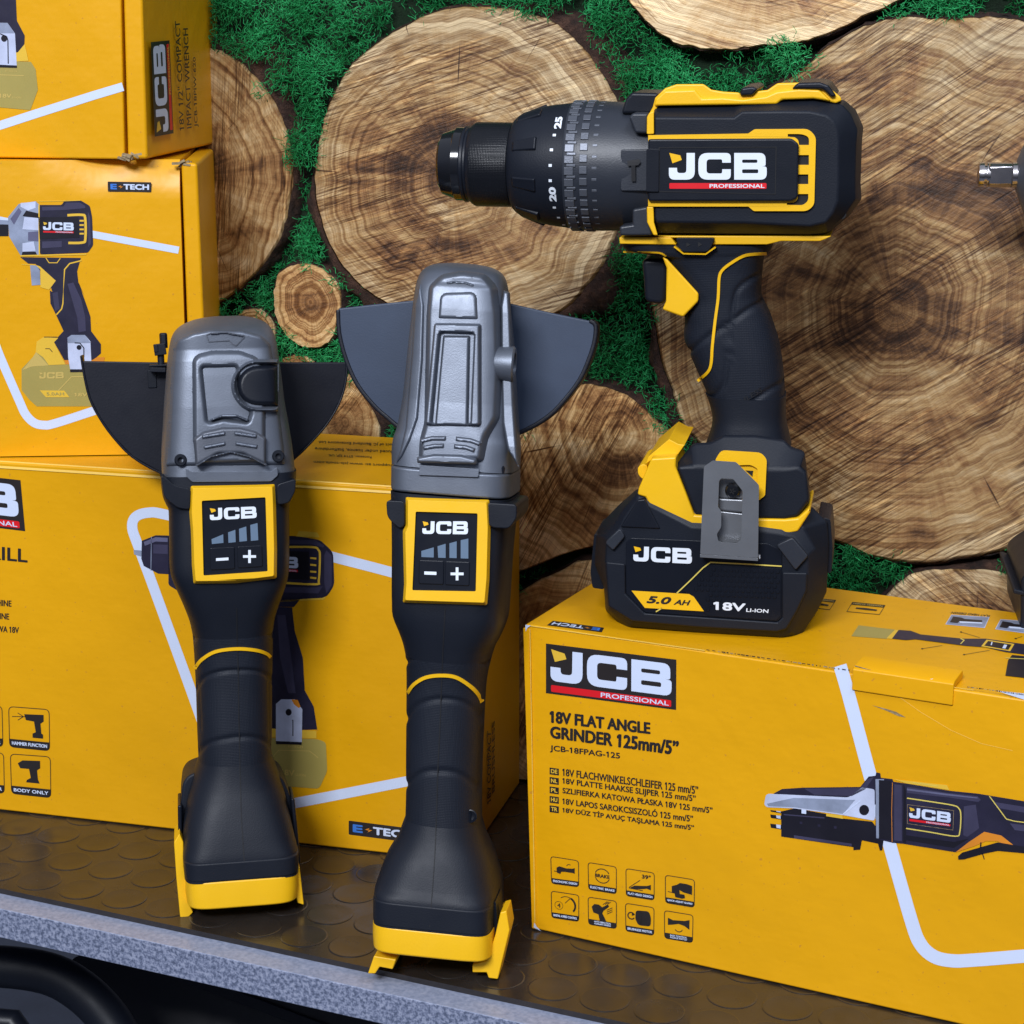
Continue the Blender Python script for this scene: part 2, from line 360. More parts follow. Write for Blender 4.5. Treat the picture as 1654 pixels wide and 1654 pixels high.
# ================================================================ setting
def wood_mat(name, ax, ay, ang, seed, tone=1.0, dark=.5, freq=260.0, streak=1.0):
    """end grain of a sawn log: wavy growth rings, rays, cracks, brown heart, slanting saw marks"""
    m, nt, b = nmat(name); L = nt.links.new
    def mt(op, a, c=None, e=None):
        n_ = nt.nodes.new('ShaderNodeMath'); n_.operation = op
        for i, x in enumerate((a, c, e)):
            if x is None: continue
            if isinstance(x, (int, float)): n_.inputs[i].default_value = x
            else: L(x, n_.inputs[i])
        return n_.outputs[0]
    def vm(op, a, c=None):
        n_ = nt.nodes.new('ShaderNodeVectorMath'); n_.operation = op
        for i, x in enumerate((a, c)):
            if x is None: continue
            if isinstance(x, tuple): n_.inputs[i].default_value = x
            else: L(x, n_.inputs[i])
        return n_
    def noi(vec, sc, det=3.0, rg=.6, dist=0.0):
        n_ = node(nt, 'ShaderNodeTexNoise', Scale=sc, Detail=det, Roughness=rg, Distortion=dist); L(vec, n_.inputs['Vector']); return n_.outputs['Fac']
    def comb(x, y, z):
        n_ = nt.nodes.new('ShaderNodeCombineXYZ')
        for i, q in enumerate((x, y, z)):
            if isinstance(q, (int, float)): n_.inputs[i].default_value = q
            else: L(q, n_.inputs[i])
        return n_.outputs[0]
    def mapp(vec, rot=0, scl=(1, 1, 1), loc=(0, 0, 0)):
        n_ = nt.nodes.new('ShaderNodeMapping'); n_.inputs['Rotation'].default_value = (0, 0, rot); n_.inputs['Scale'].default_value = scl; n_.inputs['Location'].default_value = loc; L(vec, n_.inputs['Vector']); return n_.outputs[0]
    def step(x, lo, hi, o0=0.0, o1=1.0):
        n_ = nt.nodes.new('ShaderNodeMapRange'); n_.interpolation_type = 'SMOOTHSTEP'
        for k, v_ in (('From Min', lo), ('From Max', hi), ('To Min', o0), ('To Max', o1)): n_.inputs[k].default_value = v_
        L(x, n_.inputs['Value']); return n_.outputs[0]
    tc = node(nt, 'ShaderNodeTexCoord').outputs['Object']
    off = mapp(tc, loc=(seed*3.1, seed*1.7, seed*.9))
    sq = vm('MULTIPLY', tc, (1, ax/ay, 0)).outputs[0]
    r = vm('LENGTH', sq).outputs['Value']; dr = vm('NORMALIZE', sq).outputs[0]
    dr = vm('ADD', dr, (seed*1.3, seed*.7, 0)).outputs[0]
    wav = noi(dr, 1.6, 2.0); loc_ = noi(off, 30, 3.0)
    rw = mt('MULTIPLY_ADD', mt('SUBTRACT', wav, .5), mt('MULTIPLY', r, .34), r)
    rw = mt('MULTIPLY_ADD', mt('SUBTRACT', loc_, .5), .0045, rw)
    k = freq/260.0
    ring = lambda f, det: noi(comb(mt('MULTIPLY', rw, f*k), seed*2.3, 0), 1.0, det, .6)
    broad, mid, fine = ring(75, 2.0), ring(300, 2.0), ring(1000, 1.0)
    rays = noi(comb(vm('DOT_PRODUCT', dr, (1, 0, 0)).outputs['Value'], vm('DOT_PRODUCT', dr, (0, 1, 0)).outputs['Value'], mt('MULTIPLY', r, 1.6)), 13.0, 6.0, .7)
    blot = noi(mapp(off, -ang, (1, 2.6, 1)), 15.0, 7.0, .66, .6)
    rn_ = mt('DIVIDE', rw, ax)
    v = mt('MULTIPLY', blot, .74); v = mt('MULTIPLY_ADD', broad, .24, v); v = mt('MULTIPLY_ADD', rays, .26, v); v = mt('MULTIPLY_ADD', mid, .20, v)
    v = mt('SUBTRACT', v, .205)
    v = mt('ADD', v, step(rn_, .66, 1.0, 0, .11)); v = mt('SUBTRACT', v, step(rn_, .0, .62, .10*dark*2, 0))
    T = lambda c: tuple(min(1, x*tone) for x in c)
    base = ramp(nt, v, [(.32, T((.060, .027, .012))), (.40, T((.17, .080, .033))), (.47, T((.40, .208, .080))), (.55, T((.62, .395, .170))), (.68, T((.86, .66, .38)))])
    def mul(a, c, f):
        n_ = node(nt, 'ShaderNodeMix', data_type='RGBA', blend_type='MULTIPLY')
        if isinstance(f, float): n_.inputs['Factor'].default_value = f
        else: L(f, n_.inputs['Factor'])
        L(a, n_.inputs['A'])
        if isinstance(c, tuple): n_.inputs['B'].default_value = (*c, 1)
        else: L(c, n_.inputs['B'])
        return n_.outputs['Result']
    c = mul(base.outputs[0], ramp(nt, mid, [(.38, (.55, .45, .36)), (.50, (1, 1, 1)), (.66, (1.12, 1.10, 1.08))]).outputs[0], .60 if streak > .5 else .95)
    c = mul(c, ramp(nt, fine, [(.36, (.55, .46, .38)), (.50, (1, 1, 1))]).outputs[0], .55)
    sr = mapp(off, -ang)
    saw = noi(mapp(sr, 0, (30, 780, 1)), 1.0, 5.0, .7, .15); sawm = noi(mapp(sr, 0, (11, 30, 1)), 1.0, 4.0, .62)
    c = mul(c, ramp(nt, saw, [(.40, (.20, .13, .09)), (.50, (.80, .74, .70)), (.54, (1.05, 1.04, 1.02))]).outputs[0], step(sawm, .40, .56, .22, 1.0*streak))
    saw2 = noi(mapp(sr, 0, (16, 330, 1), (3, 5, 0)), 1.0, 3.0, .6)
    c = mul(c, (1.55, 1.55, 1.5), mt('MULTIPLY', step(saw2, .56, .64), step(sawm, .36, .54, .1, .85*streak)))
    crk = noi(comb(vm('DOT_PRODUCT', dr, (1, 0, 0)).outputs['Value'], vm('DOT_PRODUCT', dr, (0, 1, 0)).outputs['Value'], mt('MULTIPLY', r, .5)), 26.0, 2.0, .5)
    c = mul(c, (.16, .10, .07), mt('MULTIPLY', step(crk, .70, .745), step(rn_, .25, .5)))
    L(c, b.inputs['Base Color'])
    b.inputs['Roughness'].default_value = .42; b.inputs['Coat Weight'].default_value = .3; b.inputs['Coat Roughness'].default_value = .3
    bp = node(nt, 'ShaderNodeBump', Strength=.55, Distance=.0010); L(saw, bp.inputs['Height'])
    bp2 = node(nt, 'ShaderNodeBump', Strength=.4, Distance=.0008); L(mid, bp2.inputs['Height']); L(bp.outputs[0], bp2.inputs['Normal'])
    L(bp2.outputs[0], b.inputs['Normal'])
    M[name] = m
def simple_noise_mat(name, stops, scale, rough, bump, dist, detail=8.0, bscale=None):
    m, nt, b = nmat(name); L = nt.links.new
    tc = node(nt, 'ShaderNodeTexCoord'); n1 = node(nt, 'ShaderNodeTexNoise', Scale=scale, Detail=detail, Roughness=.7); L(tc.outputs['Object'], n1.inputs['Vector'])
    r = ramp(nt, n1.outputs['Fac'], stops); L(r.outputs[0], b.inputs['Base Color']); b.inputs['Roughness'].default_value = rough
    n2 = node(nt, 'ShaderNodeTexNoise', Scale=bscale or scale*2, Detail=8.0, Roughness=.75); L(tc.outputs['Object'], n2.inputs['Vector'])
    bp = node(nt, 'ShaderNodeBump', Strength=bump, Distance=dist); L(n2.outputs['Fac'], bp.inputs['Height']); L(bp.outputs[0], b.inputs['Normal'])
    M[name] = m; return m
simple_noise_mat('bark', [(.30, (.012, .006, .004)), (.5, (.060, .026, .016)), (.68, (.16, .075, .045)), (.8, (.34, .20, .12))], 110, .85, 1.0, .006)
simple_noise_mat('wallback', [(.3, (.002, .012, .003)), (.7, (.006, .035, .008))], 40, .9, .8, .01)
simple_noise_mat('laminate', [(.38, (.09, .11, .17)), (.46, (.14, .165, .25)), (.53, (.24, .27, .38)), (.62, (.33, .36, .47))], 460, .42, .12, .0003, detail=4.0)
simple_noise_mat('laminatetop', [(.35, (.21, .24, .33)), (.55, (.28, .31, .41)), (.75, (.36, .38, .47))], 420, .30, .12, .0003, detail=3.0)
simple_noise_mat('floorblue', [(.3, (.022, .030, .055)), (.7, (.040, .052, .088))], 20, .5, .2, .002)
def mat_rubber():
    m, nt, b = nmat('rubber_mat'); L = nt.links.new
    tc = node(nt, 'ShaderNodeTexCoord')
    n1 = node(nt, 'ShaderNodeTexNoise', Scale=18.0, Detail=6.0, Roughness=.7); L(tc.outputs['Object'], n1.inputs['Vector'])
    r = ramp(nt, n1.outputs['Fac'], [(.3, (.012, .010, .009)), (.7, (.032, .026, .023))]); L(r.outputs[0], b.inputs['Base Color'])
    n2 = node(nt, 'ShaderNodeTexNoise', Scale=60.0, Detail=8.0, Roughness=.75); L(tc.outputs['Object'], n2.inputs['Vector'])
    r2 = ramp(nt, n2.outputs['Fac'], [(.3, (.12,)*3), (.75, (.34,)*3)]); L(r2.outputs[0], b.inputs['Roughness'])
    bp = node(nt, 'ShaderNodeBump', Strength=.15, Distance=.001); L(n2.outputs['Fac'], bp.inputs['Height']); L(bp.outputs[0], b.inputs['Normal'])
    b.inputs['Specular IOR Level'].default_value = .7
    M['mat'] = m
mat_rubber()
def moss_mat():
    m, nt, b = nmat('moss_green'); L = nt.links.new
    tc = node(nt, 'ShaderNodeTexCoord'); n1 = node(nt, 'ShaderNodeTexNoise', Scale=24.0, Detail=3.0); L(tc.outputs['Object'], n1.inputs['Vector'])
    n2 = node(nt, 'ShaderNodeTexNoise', Scale=300.0, Detail=2.0); L(tc.outputs['Object'], n2.inputs['Vector'])
    a = node(nt, 'ShaderNodeMath', operation='ADD'); L(n1.outputs['Fac'], a.inputs[0]); L(n2.outputs['Fac'], a.inputs[1])
    h = node(nt, 'ShaderNodeMath', operation='MULTIPLY'); h.inputs[1].default_value = .5; L(a.outputs[0], h.inputs[0])
    r = ramp(nt, h.outputs[0], [(.38, (.005, .11, .022)), (.5, (.012, .27, .070)), (.60, (.045, .46, .15)), (.70, (.12, .50, .16))]); L(r.outputs[0], b.inputs['Base Color'])
    b.inputs['Roughness'].default_value = .6; b.inputs['Specular IOR Level'].default_value = .3
    M['moss'] = m
moss_mat()
# ---- shelf
frS = frame_edge((0, 1435), (900, 1628), 0.0)
rS = onz(0, 1468, -.003)-frS.O; wl = rS.dot(frS.W)
th = -frS.P(0, 1515, wl)[1]
mb = MB(); mb.add([(-.45, -.003, -.75), (1.0, -.003, -.75), (1.0, -.003, wl), (-.45, -.003, wl)]+[(-.45, -th, -.75), (1.0, -th, -.75), (1.0, -th, wl), (-.45, -th, wl)],
    [(0, 1, 2, 3)], 'laminatetop')
o_ = len(mb.v)-8
mb.f += [(7, 6, 5, 4), (2, 6, 7, 3), (1, 5, 6, 2), (0, 4, 5, 1), (3, 7, 4, 0)]; mb.m += [mb.mi('laminate')]*5
sh = mb.build('shelf', None, bevel=.0007, seg=2); sh.matrix_world = frS.mat(); tag(sh, 'speckled grey laminate display shelf board under the black mat', kind='structure')
mb = MB()
mb.add([(x, y, z) for y in (-.0029, 0) for x, z in ((-.45, -.75), (1.0, -.75), (1.0, 0), (-.45, 0))], [(4, 5, 6, 7), (0, 1, 5, 4), (1, 2, 6, 5), (2, 3, 7, 6), (3, 0, 4, 7)], 'mat')
for i in range(-16, 36):
    for j in range(0, 22):
        cu, cw = .0135+i*.0272+random.uniform(-.0003, .0003), -.0165-j*.0272
        mb.lathe([(-.0005, .0121), (.00015, .0121), (.00032, .0118), (.00034, .0113), (.00025, .0106), (.00025, .004)], (cu, 0, cw), 'mat', axis='v', n=40)
rm = mb.build('rubber_mat', None, angle=50); rm.matrix_world = frS.mat()
tag(rm, 'glossy black rubber mat with raised coin dots covering the shelf', 'mat')
# ---- floor and things under the shelf
mb = MB(); mb.add([(-1.2, -.6, -.52), (1.6, -.6, -.52), (1.6, 2.4, -.52), (-1.2, 2.4, -.52)], [(0, 1, 2, 3)], 'floorblue')
fl = mb.build('floor', None); tag(fl, 'blue grey floor below the shelf', kind='structure')
def below():
    z0 = -.16
    fr = Fr(onz(60, 1700, z0), Vector((1, 0, 0)), Vector((0, cp*.2+.15, .9)).normalized(), Vector((0, -.9, .35)).normalized())
    U = Vector((1, 0, 0)); W = (CAM-fr.O).normalized(); W.x = 0; W.normalize(); V = W.cross(U); fr = Fr(fr.O, U, V, W)
    r0 = root('vacuum_hose', fr, 'thick black ribbed loop below the shelf at the bottom left corner', 'hose')
    path = [(-330, 1650), (-180, 1590), (-60, 1562), (60, 1568), (130, 1600), (185, 1660), (215, 1740), (215, 1850), (150, 1960), (0, 2020)]
    pts = [(*fr.P(x, y, 0), 0) for x, y in smoothpath(path, 6)]
    MB().tube(pts, .0128, 'black', n=28).build('hose_tube', r0, angle=60)
    MB().tube([(*fr.P(x, y, -.01), -.01) for x, y in ((-120, 1640), (20, 1650), (110, 1780), (120, 1900))], .008, 'black2', n=20).build('hose_clip', r0, angle=60)
    fr2 = Fr(onz(300, 1640, -.2), U, V, W)
    r1 = root('tool_case', fr2, 'black tool case with slanted lid edge in the shade under the shelf', 'case')
    MB().prism(rnd([(*p, .01) for p in fr2.PP([(105, 1550), (270, 1500), (640, 1640), (900, 1800), (500, 1900), (250, 1800), (170, 1640)], 0)]), -.09, 0, 'black2').build('case_body', r1, bevel=.004)
    MB().prism(fr2.PP([(262, 1560), (300, 1568), (700, 1720), (690, 1735), (290, 1585)], .006), 0, .006, 'black').build('case_rib', r1, bevel=.001)
below()
# ---- wall
wo = onz(815, 1262, 0.0); yw = R(-23)
frW = frame_yaw(wo, yw)
mb = MB(); mb.add([(x, y, z) for z in (-.03, -.014) for x, y in ((-.75, -.02), (.9, -.02), (.9, .75), (-.75, .75))], [(4, 5, 6, 7), (3, 2, 1, 0), (0, 1, 5, 4), (1, 2, 6, 5), (2, 3, 7, 6), (3, 0, 4, 7)], 'wallback')
wl_ = mb.build('wall', None); wl_.matrix_world = frW.mat(); tag(wl_, 'dark backing wall behind the moss and wood slices', kind='structure')
SL = []
def slice_(pts, c, ang, seed, label, bark=(), tone=1.0, dark=.5, freq=260.0, face=0.0, streak=1.0):
    cu, cv = frW.P(*c, face)
    fr = Fr(frW.world(cu, cv, 0), frW.U, frW.V, frW.W)
    p2 = smoothpath(pts+[pts[0]], 5)[:-1]
    poly = [fr.P(x, y, face) for x, y in p2]
    poly = [(x+random.uniform(-.0005, .0005), max(y, -cv+.001)+random.uniform(-.0005, .0005)) for x, y in poly]
    ax = max(abs(x) for x, y in poly); ay = max(abs(y) for x, y in poly)
    mn = 'wood_%d' % seed; wood_mat(mn, (ax+ay)/2, (ax+ay)/2*min(1.6, max(.6, ay/ax)), R(ang), seed, tone, dark, freq, streak)
    mb = MB()
    inner = [(x*.985, y*.985) for x, y in poly]
    n = len(poly)
    mb.add([(x, y, face) for x, y in inner], [tuple(range(n))], mn)
    mb.loft([[(x, y, -.0135) for x, y in poly], [(x, y, face-.0018) for x, y in poly], [(x, y, face) for x, y in inner]], mn, cap=False)
    o = mb.build('wood_slice', None, angle=50); o.matrix_world = fr.mat()
    tag(o, label, 'wood slice', 'wood slices on the moss wall')
    # bark
    def wid(a):
        w = .0022
        for A, W_, s_ in bark:
            d = (a-A+180) % 360-180; w += W_*math.exp(-(d/s_)**2)
        return w
    K = 5; rings = []; 
    rs = random.Random(seed)
    jit = [rs.uniform(.55, 1.25) for _ in range(n)]
    jit = [(jit[i-1]+jit[i]*2+jit[(i+1) % n])/4 for i in range(n)]
    for k in range(K+1):
        ring = []
        for i, (x, y) in enumerate(poly):
            a = math.degrees(math.atan2(y, x)); l = math.hypot(x, y); t = k/K
            w = wid(a)*jit[i]*t
            zz = face-.0012-.0105*t**1.6+(rs.uniform(-.0014, .0014) if 0 < k < K else 0)+(.0022*math.sin(math.pi*t) if wid(a) > .008 else 0)
            q = 1+(w+rs.uniform(-.0006, .0006)*(k > 0))/l
            ring.append((x*q, y*q, min(zz, face-.0006)))
        rings.append(ring)
    rings.append([(x, y, -.0138) for x, y, z in rings[-1]])
    bk = MB().loft(rings, 'bark', cap=False).build('bark', o, angle=70)
    SL.append([(x+cu, y+cv) for x, y in poly]); BK.append([(x+cu, y+cv) for x, y, z in rings[3]])
    return o
BK = []
slice_(W6((360, 620), (375, 500), (400, 400), (450, 290), (510, 210), (600, 140), (700, 80), (800, 35), (950, 22), (1100, 40), (1200, 75), (1290, 150), (1340, 210), (1420, 340), (1455, 480), (1460, 640), (1430, 800), (1405, 870), (1380, 930), (1310, 1020), (1240, 1090), (1100, 1150), (900, 1180), (750, 1140), (600, 1060), (520, 1000), (430, 890), (375, 740)),
    W6((850, 640))[0], 17, 1, 'large round wood slice behind the drill chuck with brown saw streaks', [(38, .013, 20), (194, .012, 13), (226, .017, 17), (-33, .018, 17)], .80, .6)
slice_([(1051, 500), (1068, 583), (1084, 631), (1096, 676), (1120, 708), (1150, 745), (1200, 800), (1280, 850), (1351, 877), (1414, 903), (1483, 911), (1562, 903), (1654, 882), (1740, 840), (1800, 700), (1830, 500), (1800, 250), (1740, 90), (1654, 36), (1601, 27), (1554, 30), (1514, 30), (1455, 28), (1395, 43), (1336, 75), (1285, 119), (1200, 170), (1130, 230), (1075, 300), (1045, 400)],
    (1447, 498), 34, 2, 'largest wood slice filling the right side behind the drill handle', [(197, .008, 14), (215, .007, 12)], .74, .5, face=.002)
slice_([(1012, 0), (1047, 40), (1079, 65), (1119, 77), (1170, 82), (1221, 75), (1285, 71), (1336, 55), (1395, 28), (1455, 0), (1500, -60), (1490, -160), (1380, -240), (1200, -260), (1050, -200), (985, -90)],
    (1230, -95), -14, 3, 'pale wood slice cut off by the top edge above the drill', [], 1.15, .35)
slice_([(357, 82), (393, 106), (438, 157), (462, 212), (472, 272), (465, 339), (447, 393), (408, 447), (363, 484), (320, 505), (250, 500), (180, 440), (140, 300), (170, 160), (240, 90), (300, 70)],
    (300, 285), 84, 4, 'grey brown wood slice half hidden behind the stacked boxes', [(52, .016, 22)], .72, .45)
slice_(W6((220, 1030), (240, 960), (290, 932), (350, 930), (410, 960), (450, 1010), (455, 1080), (430, 1180), (380, 1222), (310, 1215), (250, 1160), (225, 1100)),
    W6((352, 1062))[0], 20, 5, 'small round wood slice with dark centre rings above the left grinder guard', [], 1.05, .2, 420.0, face=.001, streak=.3)
slice_([(790, 800), (815, 745), (849, 687), (901, 634), (954, 621), (1012, 639), (1055, 676), (1092, 708), (1120, 770), (1130, 850), (1100, 920), (960, 884), (833, 925), (785, 890)],
    (1000, 700), 62, 6, 'wood slice between the right grinder head and the battery', [(60, .004, 20)], 1.15, .12, face=-.001)
slice_([(815, 1000), (840, 956), (900, 925), (960, 905), (1100, 940), (1160, 1060), (1150, 1200), (1100, 1255), (900, 1262), (760, 1262), (740, 1150), (760, 1050)],
    (930, 1110), 70, 7, 'lowest wood slice at the foot of the wall behind the box corner', [], 1.05, .3, face=-.002)
slice_([(1422, 972), (1467, 930), (1520, 920), (1599, 922), (1654, 938), (1720, 980), (1760, 1080), (1700, 1180), (1500, 1200), (1400, 1100), (1395, 1020)],
    (1570, 1060), -35, 8, 'grey wood slice peeking over the right box at the right edge', [(75, .010, 20)], .85, .6)
slice_([(440, 600), (452, 582), (475, 574), (502, 580), (515, 603), (503, 650), (465, 662), (440, 630)],
    (478, 615), 20, 9, 'tiny wood slice just above the left grinder guard', [], 1.1, .2, 420.0, face=-.001, streak=.4)
slice_([(520, 650), (545, 615), (566, 604), (588, 640), (612, 690), (600, 735), (560, 750), (520, 730), (505, 690)],
    (558, 682), 50, 10, 'brown wood slice in the gap between the two grinder guards', [(20, .008, 30)], .8, .4, face=-.002)
slice_([(372, 540), (385, 508), (410, 498), (434, 510), (445, 540), (425, 565), (390, 565)],
    (408, 530), 20, 11, 'small slice peeking over the top of the left grinder head', [(0, .004, 40)], .95, .3, 420.0, face=-.001, streak=.4)
# ---- moss
def inpoly(P_, poly):
    x, y = P_[:, 0], P_[:, 1]; inside = np.zeros(len(P_), bool); n = len(poly)
    for i in range(n):
        x1, y1 = poly[i]; x2, y2 = poly[(i+1) % n]
        c = ((y1 > y) != (y2 > y)) & (x < (x2-x1)*(y-y1)/((y2-y1) if abs(y2-y1) > 1e-12 else 1e-12)+x1); inside ^= c
    return inside
def moss():
    nC = 10000
    C_ = np.stack([rng.uniform(-.42, .36, nC), rng.uniform(0.02, .50, nC)], 1)
    bad = np.zeros(nC, bool)
    for s_ in SL: bad |= inpoly(C_, [(x, y) for x, y in s_])
    for s_ in BK: bad |= inpoly(C_, s_) & (rng.random(nC) < .88)
    C_ = C_[~bad]
    mc = np.stack([rng.uniform(-.44, .38, 950), rng.uniform(0, .52, 950)], 1); mr_ = rng.uniform(.008, .021, 950); mh = rng.uniform(.45, 1.0, 950)
    h = np.full(len(C_), -.0115)
    for (mx_, my_), q, hh_ in zip(mc, mr_, mh):
        d2 = ((C_[:, 0]-mx_)**2+(C_[:, 1]-my_)**2)/q**2; k_ = d2 < 1
        h[k_] = np.maximum(h[k_], -.0115+.0205*hh_*np.sqrt(1-d2[k_])*min(1, q/.016))
    keep = (h > -.0085) | (rng.random(len(h)) < .45); C_ = C_[keep]; h = h[keep]
    per = 34; N = len(C_)*per
    cx = np.repeat(C_, per, 0); hh = np.repeat(h, per)
    th_ = rng.uniform(0, 2*np.pi, N); el = np.arccos(rng.uniform(.0, 1, N)); rad = rng.uniform(.002, .0085, N)
    p = np.stack([cx[:, 0]+rad*np.sin(el)*np.cos(th_), cx[:, 1]+rad*np.sin(el)*np.sin(th_), hh-.004+rad*np.cos(el)*.8], 1)
    d = np.stack([np.sin(el)*np.cos(th_), np.sin(el)*np.sin(th_), np.cos(el)*.6], 1)+rng.normal(0, .7, (N, 3))
    S = 5; pts = [p]; step = rng.uniform(.0008, .0017, N)[:, None]
    turn = rng.normal(0, .5, (N, 3))
    for k in range(S-1):
        d = d/np.linalg.norm(d, axis=1)[:, None]; p = p+d*step; pts.append(p); d = d+turn+rng.normal(0, .35, (N, 3))
    pts = np.stack(pts, 1)
    r = rng.uniform(.00019, .00036, N)
    tang = np.gradient(pts, axis=1); tang /= np.linalg.norm(tang, axis=2)[..., None]+1e-9
    up = np.array([.3, .5, .8]); x = np.cross(tang, up); x /= np.linalg.norm(x, axis=2)[..., None]+1e-9; y = np.cross(tang, x)
    taper = np.linspace(1, .55, S)[None, :, None]
    vs = []
    for j in range(3):
        a = 2*np.pi*j/3; vs.append(pts+(x*np.cos(a)+y*np.sin(a))*r[:, None, None]*taper)
    V = np.stack(vs, 2).reshape(-1, 3)
    base = (np.arange(N)*S*3)[:, None, None]
    f = []
    for k in range(S-1):
        for j in range(3):
            j2 = (j+1) % 3; f.append([k*3+j, k*3+j2, (k+1)*3+j2, (k+1)*3+j])
    Fq = (base+np.array(f)[None]).reshape(-1, 4)
    me = bpy.data.meshes.new('moss'); me.vertices.add(len(V)); me.vertices.foreach_set('co', V.ravel().astype(np.float32))
    me.loops.add(Fq.size); me.loops.foreach_set('vertex_index', Fq.ravel().astype(np.int32))
    me.polygons.add(len(Fq)); me.polygons.foreach_set('loop_start', np.arange(0, Fq.size, 4, dtype=np.int32)); me.polygons.foreach_set('use_smooth', [True]*len(Fq))
    me.update(); me.materials.append(M['moss'])
    o = bpy.data.objects.new('moss', me); COL.objects.link(o); o.matrix_world = frW.mat()
    tag(o, 'bright green curly preserved moss filling the gaps between wood slices', 'moss', kind='stuff')
    print('moss strands', N)
moss()
# ================================================================ boxes
def topconv(fr, z):
    def c(p, w):
        q = onz(p[0], p[1], z+fr.O.z)-fr.O
        return (q.dot(fr.U), z+w, q.dot(fr.W))
    return c
def sideconv(fr, uR):
    f2 = Fr(fr.world(uR, 0, 0), -fr.W, fr.V, fr.U)
    def c(p, w):
        a, b = f2.P(p[0], p[1], 0)
        return (uR+w, b, -a)
    return c
def hexa(mb, f4, depth, mat='card', w1=0.0, skew=(0, 0)):
    """front quad TL TR BR BL in (u,v), pushed back by depth"""
    vs = [(x, y, w1) for x, y in f4]+[(x+skew[0], y+skew[1], w1-depth) for x, y in f4]
    return mb.add(vs, [(0, 3, 2, 1), (4, 5, 6, 7), (0, 1, 5, 4), (1, 2, 6, 5), (2, 3, 7, 6), (3, 0, 4, 7)], mat)
def icon(pr, q, caption, kind):
    pr.line([bil(q, *p) for p in rr(0, 0, 1, 1, .12)], 1.1, 'ink', 1, closed=True)
    pr.qpoly(q, rnd([(0, .80), (1, .80), (1, 1, .12), (0, 1, .12)]), 'ink', 1)
    caps = caption if isinstance(caption, (list, tuple)) else [caption]
    n = len(caps)
    for i, c in enumerate(caps):
        t0 = .83+i*.075 if n > 1 else .855; t1 = t0+(.06 if n > 1 else .085)
        x0 = .06 if n == 1 else .2
        pr.text(c, [bil(q, x0, t0), bil(q, 1-x0, t0), bil(q, 1-x0, t1), bil(q, x0, t1)], 'cardprint_w', 2, .03)
    P = lambda pts, m='ink', l=1: pr.qpoly(q, pts, m, l)
    Ln = lambda pts, w_=1.0: pr.line([bil(q, *p) for p in pts], w_, 'ink', 1)
    arc = lambda cx, cy, r, a0, a1: [(cx+r*math.cos(R(a)), cy+r*math.sin(R(a))) for a in np.linspace(a0, a1, 12)]
    if kind == 'ergo':
        P([(.2, .38), (.3, .32), (.55, .36), (.78, .34), (.86, .30), (.86, .52), (.78, .50), (.5, .50), (.36, .52), (.34, .60), (.22, .58), (.2, .5)]); Ln([(.1, .52), (.24, .54)]); Ln(arc(.66, .30, .1, 200, 300))
    elif kind == 'brake':
        Ln(arc(.5, .42, .26, 200, 335), 1.3); Ln(arc(.5, .42, .26, 20, 160), 1.3)
        pr.text('BRAKE', [bil(q, .24, .36), bil(q, .76, .36), bil(q, .76, .49), bil(q, .24, .49)], 'ink', 1, .04)
    elif kind == 'angle':
        pr.text('39°', [bil(q, .56, .12), bil(q, .88, .12), bil(q, .88, .27), bil(q, .56, .27)], 'ink', 1, .04)
        Ln([(.1, .68), (.5, .35)]); Ln([(.1, .70), (.6, .72)]); P([(.14, .68), (.3, .58), (.55, .55), (.75, .52), (.88, .46), (.88, .66), (.74, .62), (.5, .68), (.3, .70)])
    elif kind == 'guard':
        P([(.22, .36), (.4, .28), (.5, .2), (.74, .2), (.92, .24), (.92, .56), (.62, .52), (.48, .46), (.5, .60), (.66, .60), (.68, .72), (.58, .76), (.34, .74), (.32, .62), (.22, .58)]); Ln([(.08, .58), (.32, .60)])
    elif kind == 'speed':
        Ln(arc(.55, .45, .32, 230, 300), 1.0); Ln(arc(.55, .45, .32, 300, 400), 3.0); Ln([(.5, .38), (.68, .18)]); Ln(arc(.27, .5, .15, 0, 360), .6)
        pr.text('4', [bil(q, .21, .42), bil(q, .33, .42), bil(q, .33, .58), bil(q, .21, .58)], 'ink', 1, .01)
    elif kind == 'vibe':
        P([(.12, .34), (.22, .22), (.38, .22), (.5, .30), (.70, .16), (.74, .24), (.54, .42), (.5, .52), (.64, .80), (.4, .80), (.36, .58), (.18, .54)])
        for k in range(3): Ln([(.52+.08*k, .2-.02*k), (.68+.06*k, .06)]); Ln([(.66, .38+.07*k), (.86, .26+.07*k)])
    elif kind == 'motor':
        P(rnd([(.36, .2, .1), (.82, .16, .1), (.9, .4, .1), (.88, .70, .1), (.44, .72, .1), (.34, .5, .05)])); Ln([(.54, .2), (.56, .45), (.52, .70)], .7)
        Ln(arc(.2, .42, .12, 30, 330), 1.8); P([(.22, .3), (.34, .36), (.22, .42)])
    elif kind == 'paddle':
        P([(.12, .24), (.3, .3), (.7, .26), (.88, .2), (.88, .55), (.7, .44), (.5, .40), (.3, .46), (.12, .50)]); Ln(arc(.5, .55, .14, 20, 150), 1.2)
    elif kind == 'hammer':
        P([(.38, .16), (.86, .14), (.86, .30), (.78, .36), (.80, .60), (.84, .62), (.84, .72), (.58, .72), (.58, .62), (.66, .58), (.62, .32), (.42, .30)]); Ln([(.08, .24), (.4, .22)]); Ln([(.22, .32), (.36, .22), (.22, .14)])
    elif kind == 'body':
        P([(.18, .22), (.3, .14), (.74, .12), (.74, .30), (.66, .36), (.68, .58), (.72, .68), (.38, .68), (.40, .62), (.5, .56), (.46, .34), (.24, .34)])
